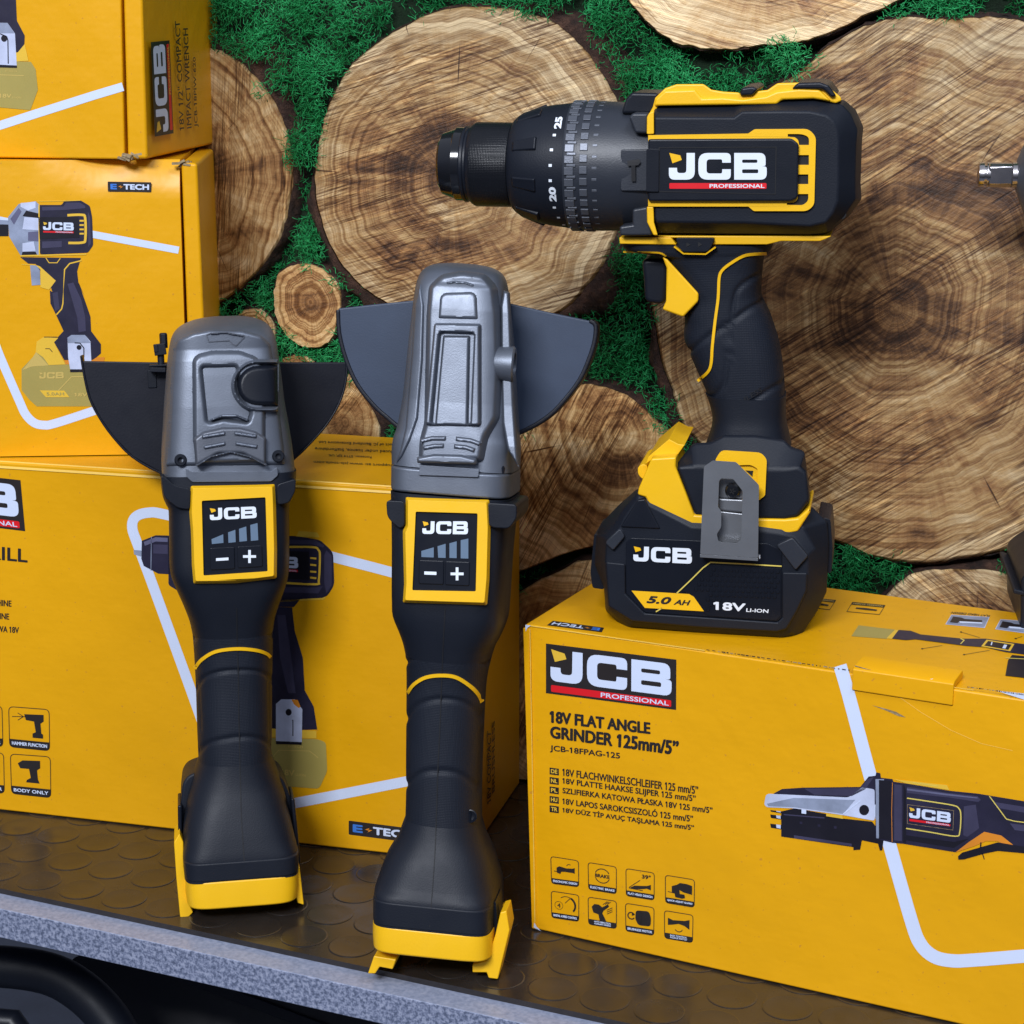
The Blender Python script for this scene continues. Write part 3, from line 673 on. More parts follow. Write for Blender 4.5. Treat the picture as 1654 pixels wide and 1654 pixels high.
# ---------------- right box
frR = frame_edge((862, 1502), (1480, 1641), 0.0)
TLu, zR = frR.P(848, 1008); BLu = frR.P(862, 1502)[0]
q_ = onz(957, 925, zR)-frR.O; dR = -q_.dot(frR.W)
dR = max(dR, -(onz(1635, 988, zR)-frR.O).dot(frR.W)); print('right box height', zR, 'depth', dR, 'shelf thickness', th, wl, 'yaw', math.degrees(math.atan2(-frR.U.y, frR.U.x)))
bR = root('grinder_box', frR, 'yellow cardboard box printed 18V flat angle grinder, under the drill', 'cardboard box')
LB = .43
mb = MB(); hexa(mb, [(TLu, zR), (LB, zR), (LB, 0.0006), (BLu, 0.0006)], dR); mb.build('carton', bR, bevel=.0011)
# worn left edge fold and closing flap
mb = MB(); e0, e1 = TLu, BLu
mb.add([(e0-.0008, zR-.002, .0006), (e0+.0022, zR-.002, .0006), (e1+.0022, .001, .0006), (e1-.0008, .001, .0006)]+[(e0-.0008, zR-.002, -.002), (e0+.0022, zR-.002, -.0005), (e1+.0022, .001, -.0005), (e1-.0008, .001, -.002)],
    [(0, 3, 2, 1), (4, 5, 6, 7), (0, 1, 5, 4), (1, 2, 6, 5), (2, 3, 7, 6), (3, 0, 4, 7)], 'card'); mb.build('edge_fold', bR, bevel=.0003)
tu0 = frR.P(*R5((240, 1070))[0])[0]; tu1 = frR.P(*R5((1093, 1180))[0])[0]
mb = MB()
prof = [(-.0165, zR+.0002), (-.0150, zR+.0042), (-.0010, zR+.0036), (.0012, zR+.0025), (.0012, zR-.0075), (-.0002, zR-.0075), (-.0002, zR+.0002)]
mb.loft([[(tu0+.0005, v, w) for w, v in prof], [(tu0+.0035, v, w) for w, v in prof], [(tu1-.0005, v, w) for w, v in prof]], 'card'); mb.build('tuck_tab', bR, bevel=.0005)
mb = MB()
notch = [R5((x, y))[0] for x, y in [(520, 1175), (560, 1240), (620, 1285), (690, 1300), (760, 1280), (815, 1225), (790, 1215), (740, 1245), (680, 1262), (620, 1240), (570, 1200)]]
pr = Print(frR, .00015); pr.poly(notch, 'torn'); pr.poly([R5(p)[0] for p in [(820, 1215), (905, 1205), (850, 1238)]], 'cardprint_w')
pr.line(R5((260, 1100), (400, 1140), (490, 1160), (530, 1190), (570, 1260), (640, 1300), (710, 1300)), 1.6, 'torn')
pr.poly(R5((400, 1425), (520, 1455), (600, 1480), (680, 1525), (620, 1515), (520, 1470)), 'torn'); pr.line(R5((560, 1310), (800, 1480), (1050, 1630), (1300, 1740), (1560, 1800)), .7, 'cardedge')
pr.line(R5((970, 1262), (1240, 1300)), 1.0, 'cardedge')
pr.done('torn_scuffs', bR)
pr = Print(frR, .00015)
stripe = smoothpath(Z6((1050, 274), (1078, 370), (1150, 640), (1215, 870), (1282, 1105), (1312, 1185), (1356, 1228), (1415, 1243), (1490, 1241), (1700, 1224), (2100, 1190)), 5)
pr.line(stripe, 21.5, 'cardprint_w', 0)
pr.poly(Z6((1560, 356), (1654, 366), (1760, 384), (1900, 410), (1900, 450), (1654, 386)), 'cardprint_w', 0)
pr.jcblabel(Z6((85, 202), (513, 255), (512, 420), (85, 365)), inner=(.035, .10, .965, .74), white='cardprint_w', yel='inkyel', prof='cardprint_w')
pr.text('18V FLAT ANGLE', Z6((97, 422), (428, 461), (428, 500), (97, 462)), 'ink', 1, .04)
pr.text('GRINDER 125mm/5”', Z6((98, 472), (522, 522), (519, 570), (98, 512)), 'ink', 1, .04)
pr.text('JCB-18FPAG-125', Z6((98, 535), (328, 561), (328, 586), (98, 559)), 'ink', 1, .02)
for i, (c, t, w_) in enumerate((('DE', '18V FLACHWINKELSCHLEIFER 125 mm/5”', 585), ('NL', '18V PLATTE HAAKSE SLIJPER 125 mm/5”', 577), ('PL', 'SZLIFIERKA KĄTOWA PŁASKA 18V 125 mm/5”', 632), ('HU', '18V LAPOS SAROKCSISZOLÓ 125 mm/5”', 568), ('TR', '18V DÜZ TİP AVUÇ TAŞLAMA 125 mm/5”', 571))):
    y = 609+31*i
    q = Z6((97, y), (127, y+4), (127, y+26), (97, y+22)); pr.poly(q, 'ink', 1); pr.text(c, [bil(q, .15, .2), bil(q, .85, .2), bil(q, .85, .8), bil(q, .15, .8)], 'inkyel', 2, .03)
    s_ = .132; dx = w_-139
    pr.text(t, Z6((139, y+3), (w_, y+3+s_*dx), (w_, y+30+s_*dx), (139, y+27)), 'ink', 1, .02)
for q, c, k in (((163, 128, 410, 168, 412, 400, 170, 368), 'ERGONOMIC DESIGN', 'ergo'), ((495, 182, 747, 222, 747, 462, 500, 422), 'ELECTRIC BRAKE', 'brake'), ((832, 236, 1085, 276, 1083, 518, 835, 478), 'FLAT HEAD DESIGN', 'angle'),
                ((1183, 295, 1443, 337, 1440, 582, 1185, 540), 'QUICK ADJUST GUARD', 'guard'), ((167, 436, 413, 474, 412, 708, 172, 672), 'DIGITAL 4-SPEED CONTROL', 'speed'), ((495, 490, 748, 528, 747, 772, 500, 732), ('ANTI-VIBRATION', 'AUXILIARY HANDLE'), 'vibe'),
                ((828, 545, 1083, 585, 1080, 832, 832, 792), 'BRUSHLESS MOTOR', 'motor'), ((1175, 610, 1430, 652, 1425, 897, 1177, 855), ('EASY CONTROL', 'PADDLE SWITCH'), 'paddle')):
    icon(pr, R6(*[(q[i], q[i+1]) for i in (0, 2, 4, 6)]), c, k)
# printed grinder
pr.poly(R8((180, 225), (230, 198), (360, 190), (690, 186), (740, 125), (780, 120), (785, 100), (808, 105), (812, 132), (880, 140), (880, 300), (500, 260), (190, 240)), 'inkblue', 1)
pr.poly(R8((225, 330), (305, 312), (490, 345), (590, 372), (760, 390), (830, 480), (820, 560), (805, 560), (795, 520), (700, 500), (690, 555), (650, 558), (650, 540), (225, 478)), 'inkdrk', 1)
pr.poly(rnd([(x, y, 4) for x, y in R8((135, 235), (150, 226), (620, 248), (700, 188), (775, 200), (775, 385), (590, 352), (470, 335), (300, 312), (140, 305), (125, 290))]), 'inklight', 2)
pr.poly(R8((300, 250), (620, 262), (660, 262), (590, 345), (300, 305), (150, 300), (140, 285)), 'inkgrey', 3)
pr.line(R8((590, 345), (690, 268)), 1.6, 'cardprint_w', 4)
pr.poly([(c[0]+8*math.cos(a)*1.0, c[1]+8.4*math.sin(a)) for c in R8((713, 322)) for a in np.linspace(0, 2*math.pi, 24)[:-1]], 'inkdrk', 4)
for a, b in ((322, 335), (348, 372), (402, 430)):
    pr.poly(R8((160, a), (225, a+8), (225, b+6), (165, b-4)), 'inkdrk', 1); pr.poly(R8((195, a+5), (222, a+8), (222, b+2), (198, b-3)), 'inklight', 2)
pr.poly(R8((345, 318), (372, 322), (372, 345), (345, 342)), 'cardprint_w', 3)
pr.poly(R8((490, 342), (585, 352), (590, 374), (490, 358)), 'inkyel', 3)
for x, y in ((342, 397), (448, 413), (543, 424)): pr.poly(R8((x-8, y-8), (x+8, y-6), (x+8, y+8), (x-8, y+7)), 'inkblue', 2)
pr.poly(R8((780, 140), (880, 140), (885, 155), (950, 165), (1210, 208), (1380, 225), (1654, 270), (2100, 335), (2100, 590), (1654, 548), (1560, 525), (1500, 478), (1420, 452), (1250, 570), (940, 520), (880, 515), (780, 490)), 'inkblue', 2)
pr.poly(R8((780, 140), (830, 140), (835, 490), (785, 488)), 'inkgrey', 3); pr.poly(R8((800, 145), (870, 150), (870, 500), (800, 490)), 'inkdrk', 4)
pr.line(R8((880, 160), (875, 330), (878, 510)), .8, 'inkorange', 4)
pr.poly(R8((965, 185), (1210, 222), (1380, 240), (1400, 262), (1385, 275), (1210, 248), (965, 222)), 'inkmid', 3); pr.poly(R8((965, 195), (1200, 226), (1380, 248), (1380, 254), (1200, 236), (965, 206)), 'inkhi', 4)
pr.poly(R8((1300, 300), (1370, 290), (1390, 430), (1320, 480), (1296, 470)), 'inkmid', 3); pr.poly(R8((960, 470), (1240, 510), (1330, 490), (1240, 545), (960, 500)), 'inkdrk', 3)
pr.poly(R8((1480, 275), (1700, 310), (1900, 335), (1900, 360), (1700, 345), (1500, 310)), 'inkmid', 3); pr.poly(R8((1570, 400), (1900, 440), (1900, 480), (1600, 440)), 'inkmid', 3)
pr.poly(R8((360, 196), (690, 192), (735, 140), (770, 128), (720, 200), (640, 240), (420, 232)), 'inkmid', 2); pr.poly(R8((240, 345), (480, 365), (480, 372), (240, 352)), 'inkmid', 2); pr.poly(R8((300, 470), (640, 520), (640, 535), (300, 488)), 'inkmid', 2)
pr.poly(R8((890, 170), (935, 175), (935, 505), (890, 500)), 'inkmid', 3)
pr.poly(R8((945, 170), (960, 210), (960, 515), (942, 515)), 'inkdrk', 3)
pr.poly(R8((880, 140), (1200, 175), (1215, 205), (960, 165)), 'inkyel', 4); pr.line(R8((1000, 160), (1150, 182)), 1, 'goldline', 5)
pr.poly(R8((1250, 572), (1330, 510), (1420, 450), (1520, 472), (1600, 535), (1700, 548), (1560, 540), (1500, 505), (1430, 505), (1360, 535)), 'inkorange', 3)
pr.poly(R8((1265, 595), (1290, 572), (1400, 540), (1500, 512), (1654, 538), (1900, 575), (1900, 620), (1654, 576), (1500, 562), (1420, 578), (1300, 612), (1268, 614)), 'inkdrk', 4)
pr.line(R8((1400, 512), (1398, 545)), 2, 'inkdrk', 4); pr.line(R8((1408, 575), (1420, 612)), 1.5, 'inkdrk', 4)
pr.line(smoothpath(R8((965, 252), (1100, 272), (1235, 294), (1270, 312), (1282, 350), (1276, 450), (1250, 476), (1100, 452), (960, 430)), 4), 2.0, 'goldline', 4)
pr.line(R8((1450, 240), (1550, 375), (1600, 388), (1900, 425)), 1.6, 'goldline', 4)
pr.line([*R8((968, 290), (1240, 325), (1236, 440), (968, 402))], .6, 'torn', 4, closed=True)
pr.jcb(R8((978, 305), (1225, 338), (1222, 398), (978, 366)), 5, white='cardprint_w', yel='inkyel', prof='cardprint_w')
pr.done('printed_front', bR)
pr = Print(frR, .00015, conv=topconv(frR, zR))
pr.etech(Z6((268, 166), (88, 143), (108, 128), (276, 151)))
pr.poly(R5((290, 768), (600, 805), (525, 880), (230, 858)), 'inkfade', 0); pr.poly(R5((590, 805), (628, 808), (572, 882), (518, 878)), 'inkyel', 1)
pr.poly(R5((620, 808), (720, 815), (800, 845), (1150, 880), (1340, 880), (1580, 915), (2300, 1010), (2200, 1110), (1654, 1010), (1500, 990), (1330, 950), (1180, 940), (760, 885), (680, 892), (565, 880)), 'inkblue', 2)
pr.line(R5((1130, 880), (1160, 895), (1130, 925)), 1.5, 'goldline', 3)
pr.poly(R5((1345, 890), (1575, 925), (1540, 985), (1300, 945)), 'inkyel', 3); pr.poly(R5((1358, 902), (1552, 932), (1524, 975), (1326, 940)), 'inkdrk', 4)
pr.poly(R5((1490, 932), (1515, 936), (1500, 966), (1474, 962)), 'cardprint_w', 5); pr.poly(R5((1385, 910), (1395, 912), (1388, 938), (1378, 936)), 'cardprint_w', 5)
pr.poly(R5((1555, 1015), (1700, 1030), (1690, 1210), (1640, 1202), (1500, 1186), (1522, 1060)), 'inkdrk', 3); pr.line(R5((1500, 1042), (1700, 1052)), 1, 'goldline', 4)
for q in ((1055, 680, 1370, 700, 1330, 790, 1005, 760), (1460, 718, 1780, 740, 1740, 845, 1415, 800)):
    Q = R5(*[(q[i], q[i+1]) for i in (0, 2, 4, 6)]); pr.poly(Q, 'inklight', 0); pr.qpoly(Q, [(.02, .05), (.98, .05), (.98, .95), (.02, .95)], 'inkgrey', 1)
    pr.qpoly(Q, [(.08, .2), (.3, .25), (.4, .35), (.85, .35), (.88, .55), (.5, .6), (.3, .62), (.28, .8), (.08, .78)], 'inkdrk', 2); pr.qpoly(Q, [(.3, .62), (.88, .56), (.9, .68), (.34, .78)], 'cardprint_w', 3)
for q in ((240, 578, 508, 604, 462, 680, 193, 655), (-110, 540, 102, 562, 52, 640, -150, 616)):
    Q = R5(*[(q[i], q[i+1]) for i in (0, 2, 4, 6)]); pr.line(Q, .8, 'ink', 1, closed=True); pr.qpoly(Q, [(0, 0), (1, 0), (1, .24), (0, .24)], 'ink', 1)
    pr.qpoly(Q, [(.2, .5), (.5, .46), (.85, .52), (.85, .66), (.5, .66), (.2, .62)], 'ink', 1)
    pr.text('NGISED DAEH', [bil(Q, .95, .2), bil(Q, .05, .2), bil(Q, .05, .06), bil(Q, .95, .06)], 'inkfade2', 2, .02)
pr.text('FLAT HEAD DESIGN', R5((1368, 700), (1050, 672), (1062, 656), (1376, 684)), 'ink', 1, .02)
for a, b in (((815, 962), (980, 935)), ((1160, 1010), (1370, 975)), ((1135, 824), (1290, 870)), ((1585, 878), (1640, 860))):
    pr.line(R5(a, b), .5, 'ink', 1); x, y = R5(a)[0]; pr.poly([(x-1.5, y-1), (x+1.5, y-.8), (x+1.5, y+1), (x-1.5, y+.8)], 'ink', 1)
pr.done('printed_top', bR)
pr = Print(frR, .0008)
for (x0, y0), (x1, y1) in (((1141, 1049.5), (1372, 1082.5)), ((1562, 1109.5), (1660, 1122.5))):
    t = 0
    while t < 1:
        t2 = t+random.uniform(.006, .03); pr.line([(x0+(x1-x0)*t, y0+(y1-y0)*t), (x0+(x1-x0)*min(1, t2), y0+(y1-y0)*min(1, t2))], random.uniform(1.0, 2.2), 'torn' if random.random() < .3 else 'ink'); t = t2+random.uniform(.004, .02)
pr.line([(855, 1010.5), (1000, 1031.5), (1138, 1050.5)], 1.6, 'cardedge'); pr.line([(856, 1016), (864, 1490)], 1.2, 'cardedge')
pr.poly([(848.5, 1009), (857, 1010.5), (852, 1014), (849, 1020)], 'cardprint_w', 1); pr.poly([(862, 1498), (863, 1490), (867, 1497), (874, 1504)], 'cardprint_w', 1)
pr.done('worn_edges', bR)
# ---------------- long box on the left
frL = frame_edge((0, 1310), (640, 1382), 0.0)
uR_ = frL.P(752, 1395)[0]; zLl = frL.P(0, 744)[1]; uRt, zLr = frL.P(748, 805)
zL = (frL.P(150, 756)[1]); zLl = zLr = zL
q_ = onz(815, 1264, 0.0)-frL.O; dL = -q_.dot(frL.W)
print('long box', zL, frL.P(0, 744)[1], frL.P(748, 805)[1], 'depth', dL, 'yaw', math.degrees(math.atan2(-frL.U.y, frL.U.x)))
dL = min(max(dL, .09), .14)
bL = root('drill_box', frL, 'long yellow cardboard box with printed drill, lying behind both grinders', 'cardboard box')
mb = MB(); hexa(mb, [(-.13, zL), (uRt, zL), (uR_, .0006), (-.13, .0006)], dL); mb.build('carton', bL, bevel=.0012)
mb = MB(); mb.add([(-.129, zL-.0035, .0006), (uRt-.001, zL-.0035, .0006), (uRt-.001, zL+.0006, -.0012), (-.129, zL+.0006, -.0012), (-.129, zL-.0035, -.002), (uRt-.001, zL-.0035, -.002), (uRt-.001, zL-.001, -.006), (-.129, zL-.001, -.006)],
    [(0, 1, 2, 3), (7, 6, 5, 4), (0, 4, 5, 1), (1, 5, 6, 2), (2, 6, 7, 3), (3, 7, 4, 0)], 'cardedge'); mb.build('edge_fold', bL, bevel=.0003)
pr = Print(frL, .00015)
pr.line(smoothpath([(748, 957), (635, 925), (539, 900), (400, 864), (271, 832), (240, 828), (219, 835), (213.5, 852), (222.5, 880), (251, 957), (321, 1150), (345, 1222), (372, 1285), (410, 1308), (472, 1298), (657, 1262), (740, 1245)], 5), 16.5, 'cardprint_w', 0)
pr.jcblabel([(-182, 752), (33, 775.6), (40.6, 858), (-176, 832)], inner=(.035, .10, .965, .74), white='cardprint_w', yel='inkyel', prof='cardprint_w')
pr.text('18V HAMMER DRILL', [(-262, 857), (44.5, 887), (44.5, 909), (-262, 879)], 'ink', 1, .022)
for t, x1, y in (('18V SCHLAGBOHRMASCHINE', 18.5, 972), ('18V KLOPBOORMACHINE', 14.7, 993), ('WIERTARKA UDAROWA 18V', 30.5, 1015)):
    wd = len(t)*6.1; pr.text(t, [(x1-wd, y-2-wd*.07), (x1, y-2), (x1, y+8), (x1-wd, y+8-wd*.07)], 'ink', 1, .02)
icon(pr, ZC((36, 1037), (205, 1050), (207, 1222), (40, 1205)), 'HAMMER FUNCTION', 'hammer'); icon(pr, ZC((43, 1235), (210, 1247), (212, 1418), (48, 1400)), 'BODY ONLY', 'body')
icon(pr, ZC((-158, 1022), (8, 1036), (12, 1205), (-153, 1190)), 'BRUSHLESS MOTOR', 'motor'); icon(pr, ZC((-151, 1219), (15, 1232), (18, 1400), (-146, 1385)), '2-SPEED GEAR', 'speed')
pr.poly(ZC((592, 345), (650, 322), (800, 325), (800, 490), (660, 482), (600, 450), (590, 420)), 'inkblue', 1); pr.poly(ZC((558, 383), (592, 386), (592, 412), (560, 402)), 'inkgrey', 1)
pr.line(ZC((632, 328), (630, 470)), 1, 'inkgrey', 2)
pr.poly(rnd([(272, 866, 4), (330, 862, 4), (480, 866, 4), (517, 872, 8), (538, 892, 8), (540, 945, 8), (527, 965, 8), (470, 969, 2), (300, 962, 3), (272, 945, 4)]), 'inkblue', 1)
pr.poly(ZD((180, 430), (190, 408), (258, 413), (268, 432)), 'inkyel', 1); pr.line(ZD((120, 668), (280, 660), (288, 652)), 3, 'inkyel', 1)
pr.line(smoothpath(ZD((120, 468), (240, 468), (262, 478), (268, 500), (264, 590), (250, 606), (120, 600)), 4), 3.4, 'inkyel', 2)
pr.poly(ZD((120, 482), (228, 485), (232, 590), (120, 585)), 'inkdrk', 2)
for y in (505, 530, 555, 578): pr.poly(ZD((232, y), (255, y+2), (255, y+9), (232, y+7)), 'inkyel', 3)
pr.jcb([(413, 897), (481.5, 900), (481.5, 918), (413, 915)], 4, white='cardprint_w', yel='inkyel', prof='cardprint_w')
pr.poly(ZD((60, 655), (200, 655), (172, 690), (60, 690)), 'inkblue', 1); pr.poly(ZD((60, 689), (165, 692), (175, 780), (205, 880), (212, 1000), (245, 1060), (258, 1145), (60, 1150)), 'inkblue', 1)
pr.poly(ZD((110, 440), (250, 442), (285, 462), (280, 470), (240, 458), (110, 456)), 'inkmid', 2); pr.poly(ZD((292, 480), (312, 500), (312, 610), (292, 640), (284, 600), (284, 500)), 'inkmid', 2); pr.poly(ZD((110, 615), (250, 618), (280, 612), (262, 640), (110, 636)), 'inkmid', 2)
pr.poly(ZD((110, 720), (140, 720), (165, 900), (178, 1010), (150, 1010), (120, 880)), 'inkmid', 2)
pr.poly(ZC((600, 350), (650, 330), (700, 333), (700, 350), (650, 348), (605, 366)), 'inkhi', 2); pr.poly(ZC((640, 360), (700, 362), (700, 400), (640, 398)), 'inkmid', 2)
pr.poly(ZD((60, 1140), (255, 1150), (255, 1178), (60, 1172)), 'inkyel', 2)
pr.poly(rnd([(x, y, 6) for x, y in ZD((60, 1176), (255, 1180), (290, 1192), (295, 1300), (265, 1365), (60, 1350))]), 'inkfade', 1)
pr.poly(ZD((105, 1050), (125, 1033), (175, 1033), (203, 1070), (201, 1192), (105, 1188)), 'inklight', 3); pr.poly(ZD((105, 1188), (201, 1192), (200, 1202), (105, 1199)), 'inkdrk', 4)
pr.poly(ZD((163, 1033), (186, 1035), (196, 1060), (190, 1066), (172, 1052)), 'inkorange', 4)
pr.poly([(x+5*math.cos(a), y+5.5*math.sin(a)) for x, y in ZD((152, 1081)) for a in np.linspace(0, 6.28, 14)[:-1]], 'inkdrk', 4); pr.line(ZD((165, 1110), (168, 1112), (168, 1170)), 1.5, 'inkdrk', 4)
pr.text('18V', ZD((122, 1292), (174, 1296), (174, 1318), (122, 1314)), 'inkfade2', 2, .03); pr.text('LI-ION', ZD((178, 1308), (215, 1311), (215, 1320), (178, 1317)), 'inkfade2', 2, .01)
pr.line(ZD((95, 1245), (115, 1222), (230, 1225), (262, 1250)), 1, 'inkfade2', 2); pr.text('E-TECH', ZD((150, 1202), (205, 1205), (205, 1214), (150, 1211)), 'inkfade2', 2, .01)
pr.etech(ZD((375, 1483), (625, 1515), (625, 1567), (375, 1535)))
pr.done('printed_front', bL)
pr = Print(frL, .00015, conv=topconv(frL, zL))
for t, q in (('Product of JC Bamford Excavators Ltd.', (262, 72, 575, 84, 575, 96, 262, 84)), ('Produced under licence, Staffordshire', (250, 97, 572, 111, 572, 123, 250, 109)), ('Rocester, ST14 5JP, UK', (300, 122, 460, 130, 460, 140, 300, 132)), ('Support at: www.jcb-tools.com', (245, 146, 540, 160, 540, 172, 245, 158))):
    P4 = ZD(*[(q[i], q[i+1]) for i in (0, 2, 4, 6)]); pr.text(t, [P4[2], P4[3], P4[0], P4[1]], 'ink', 1, .01)
pr.done('printed_top', bL)
pr = Print(frL, .00015, conv=sideconv(frL, (uR_+uRt)/2+.0006))
pr.text('18V COMPACT', ZD((888, 1425), (888, 1150), (902, 1150), (902, 1412)), 'ink', 1, .02); pr.text('BRUSHLESS', ZD((906, 1385), (906, 1120), (916, 1110), (916, 1372)), 'ink', 1, .01)
pr.done('printed_side', bL)
# ---------------- middle box
def yawframe(px, py, z, yaw): return frame_yaw(onz(px, py, z), R(-yaw))
frM = yawframe(150, 737, zL, -4)
zM = frM.P(150, 259)[1]
bM = root('wrench_box', frM, 'middle box of the left stack with a printed impact wrench', 'cardboard box', 'boxes stacked at the left')
f_ = frM.P(319, 270)[0]; dM = -sideconv(frM, f_)((351, 268), 0)[2]; print('dM', dM); dM = max(.06, min(.14, dM))
def crumple(u, v, z, a):
    t = max(0, 1-(z-v)/.020); s_ = max(0, min(1, (u-a+.085)/.05))
    return -(.0060*t*t+.0012*math.sin(u*160)*t)*s_-.0010*t
def stack_box(b, fr, z, tr, br, f0t, f1t, f0b, f1b, d, ul=-.2, dent=False):
    a = fr.P(*tr)[0]; c = fr.P(*br)[0]; mb = MB()
    if not dent: hexa(mb, [(ul, z), (a, z), (c, .0007), (ul, .0007)], d)
    else:
        nx, ny = 60, 50; vs = []
        for j in range(ny+1):
            v = .0007+(z-.0007)*(1-(1-j/ny)**1.6); R__ = c+(a-c)*(v/z)
            for i in range(nx+1): u = ul+(R__-ul)*i/nx; vs.append((u, v-.0015*(j == ny)*max(0, min(1, (u-a+.05)/.05)), crumple(u, v, z, a)))
        o = (nx+1)*(ny+1); fs = [(j*(nx+1)+i, j*(nx+1)+i+1, (j+1)*(nx+1)+i+1, (j+1)*(nx+1)+i) for j in range(ny) for i in range(nx)]
        for i in range(nx+1): vs.append((vs[ny*(nx+1)+i][0], z, -d))
        for j in range(ny+1): vs.append((vs[j*(nx+1)+nx][0], vs[j*(nx+1)+nx][1], -d))
        fs += [(ny*(nx+1)+i, ny*(nx+1)+i+1, o+i+1, o+i) for i in range(nx)]
        o2 = o+nx+1; fs += [(j*(nx+1)+nx, o2+j, o2+j+1, (j+1)*(nx+1)+nx) for j in range(ny)]
        mb.add(vs, fs, 'card')
    mb.build('carton', b, bevel=0 if dent else .0012, angle=50)
    mb = MB(); p = [fr.P(*f0t), fr.P(*f1t), fr.P(*f1b), fr.P(*f0b)]
    x1t, x1b = p[1][0], p[2][0]
    mb.add([(p[0][0], z-.001, .0002), (x1t, z-.002, .0002), (x1b, .001, .0002), (p[3][0], .001, .0002), (p[0][0], z-.001, -d), (x1t+.001, z-.002, -d), (x1b+.001, .001, -d), (p[3][0], .001, -d)],
        [(0, 3, 2, 1), (4, 5, 6, 7), (0, 1, 5, 4), (1, 2, 6, 5), (2, 3, 7, 6), (3, 0, 4, 7)], 'card')
    mb.build('end_flap', b, bevel=.0018, seg=4)
    return a, (x1t+x1b)/2
aM, sM = stack_box(bM, frM, zM, (289, 268), (305, 737), (293, 270), (319, 270), (310, 737), (339, 737), dM, dent=True)
mb = MB()
for k in range(9):
    a_ = frM.P(290, 266); mb.box((a_[0]+random.uniform(-.003, .006), zM-.001+random.uniform(-.002, .001), -.001+random.uniform(-.004, .002)), (.004, .0012, .003), 'torn', Matrix.Rotation(random.uniform(-.6, .6), 3, 'Z'))
mb.build('torn_corner', bM)
pr = Print(frM, .00015)
pr.line(ZA((-60, 1165), (45, 1185), (495, 1252), (955, 1337)), 11.5, 'cardprint_w', 0)
pr.line(smoothpath(ZB((-60, 430), (-10, 570), (60, 735), (150, 940), (195, 1035), (260, 1100), (335, 1118), (420, 1105), (720, 1008), (1000, 915), (1398, 790)), 5), 14, 'cardprint_w', 0)
pr.etech(ZA((575, 970), (808, 974), (808, 1027), (577, 1023)))
pr.poly(ZA((-60, 1198), (45, 1198), (45, 1262), (-60, 1262)), 'inkdrk', 1); pr.poly(ZA((-60, 1170), (45, 1178), (45, 1200), (-60, 1198)), 'inkgrey', 1)
pr.poly(ZA((43, 1160), (100, 1090), (190, 1075), (210, 1095), (210, 1368), (110, 1365), (48, 1262)), 'inkgrey', 1)
pr.poly(ZA((110, 1085), (190, 1078), (190, 1110), (150, 1125), (110, 1105)), 'inklight', 2); pr.poly(ZA((130, 1160), (205, 1165), (205, 1230), (120, 1225)), 'inklight', 2); pr.poly(ZA((120, 1300), (180, 1290), (190, 1340), (120, 1345)), 'inklight', 2)
pr.poly(ZA((140, 1125), (205, 1140), (205, 1165), (120, 1155)), 'inkdrk', 2); pr.poly(ZA((120, 1345), (190, 1345), (200, 1366), (115, 1364)), 'inkdrk', 2)
pr.poly(rnd([(x, y, 3) for x, y in ZA((205, 1095), (330, 1095), (345, 1070), (430, 1070), (480, 1100), (492, 1160), (498, 1310), (470, 1350), (215, 1360))]), 'inkblue', 1)
pr.line(ZA((192, 1076), (330, 1074), (430, 1070)), 1.2, 'inkyel', 2); pr.line(ZA((208, 1095), (210, 1360)), 2, 'inkyel', 3); pr.line(ZA((110, 1367), (462, 1358)), 2.2, 'inkyel', 3)
pr.line(smoothpath(ZA((360, 1150), (435, 1148), (455, 1165), (456, 1275), (440, 1296), (365, 1298)), 4), 4.0, 'inkyel', 2)
pr.poly(ZA((205, 1160), (418, 1160), (425, 1270), (212, 1278)), 'inkdrk', 3)
for y in (1175, 1198, 1221, 1244): pr.poly(ZA((425, y), (448, y), (448, y+9), (425, y+9)), 'inkyel', 4)
pr.jcb(ZA((230, 1186), (394, 1190), (394, 1232), (230, 1228)), 4, white='cardprint_w', yel='inkyel', prof='cardprint_w')
H_ = ZA((108, 1374), (432, 1378), (412, 1450), (420, 1520), (450, 1580))+ZB((600, 30), (690, 290), (695, 400), (770, 500), (770, 570), (710, 622), (490, 622), (410, 480), (485, 400), (430, 282), (385, 190), (380, 90))+ZA((280, 1560), (270, 1530), (190, 1410), (150, 1408))
pr.poly(H_, 'inkblue', 1)
pr.poly(ZA((225, 1105), (340, 1103), (352, 1082), (425, 1082), (455, 1100), (455, 1112), (345, 1122), (225, 1125)), 'inkmid', 2); pr.poly(ZA((225, 1290), (330, 1288), (330, 1320), (225, 1326)), 'inkmid', 2); pr.poly(ZA((470, 1130), (482, 1160), (486, 1300), (472, 1320)), 'inkmid', 2)
pr.poly(ZA((55, 1170), (100, 1110), (115, 1130), (75, 1200)), 'inkhi', 2); pr.poly(ZA((150, 1240), (205, 1236), (205, 1290), (150, 1286)), 'inkhi', 2)
pr.poly(ZB((515, 40), (560, 30), (620, 160), (650, 290), (655, 400), (600, 410), (590, 300), (550, 160)), 'inkmid', 2); pr.poly(ZB((400, 110), (440, 100), (455, 230), (420, 250)), 'inkmid', 2)
pr.poly(ZA((160, 1412), (212, 1424), (216, 1522), (170, 1525)), 'inkgrey', 1); pr.poly(ZA((190, 1416), (212, 1422), (298, 1500), (262, 1548), (216, 1535), (216, 1440)), 'inkyel', 2); pr.line(ZA((115, 1412), (190, 1416)), 1.2, 'inkyel', 2)
pr.line(ZA((245, 1378), (262, 1404), (305, 1404), (322, 1380)), 1.3, 'inkyel', 2)
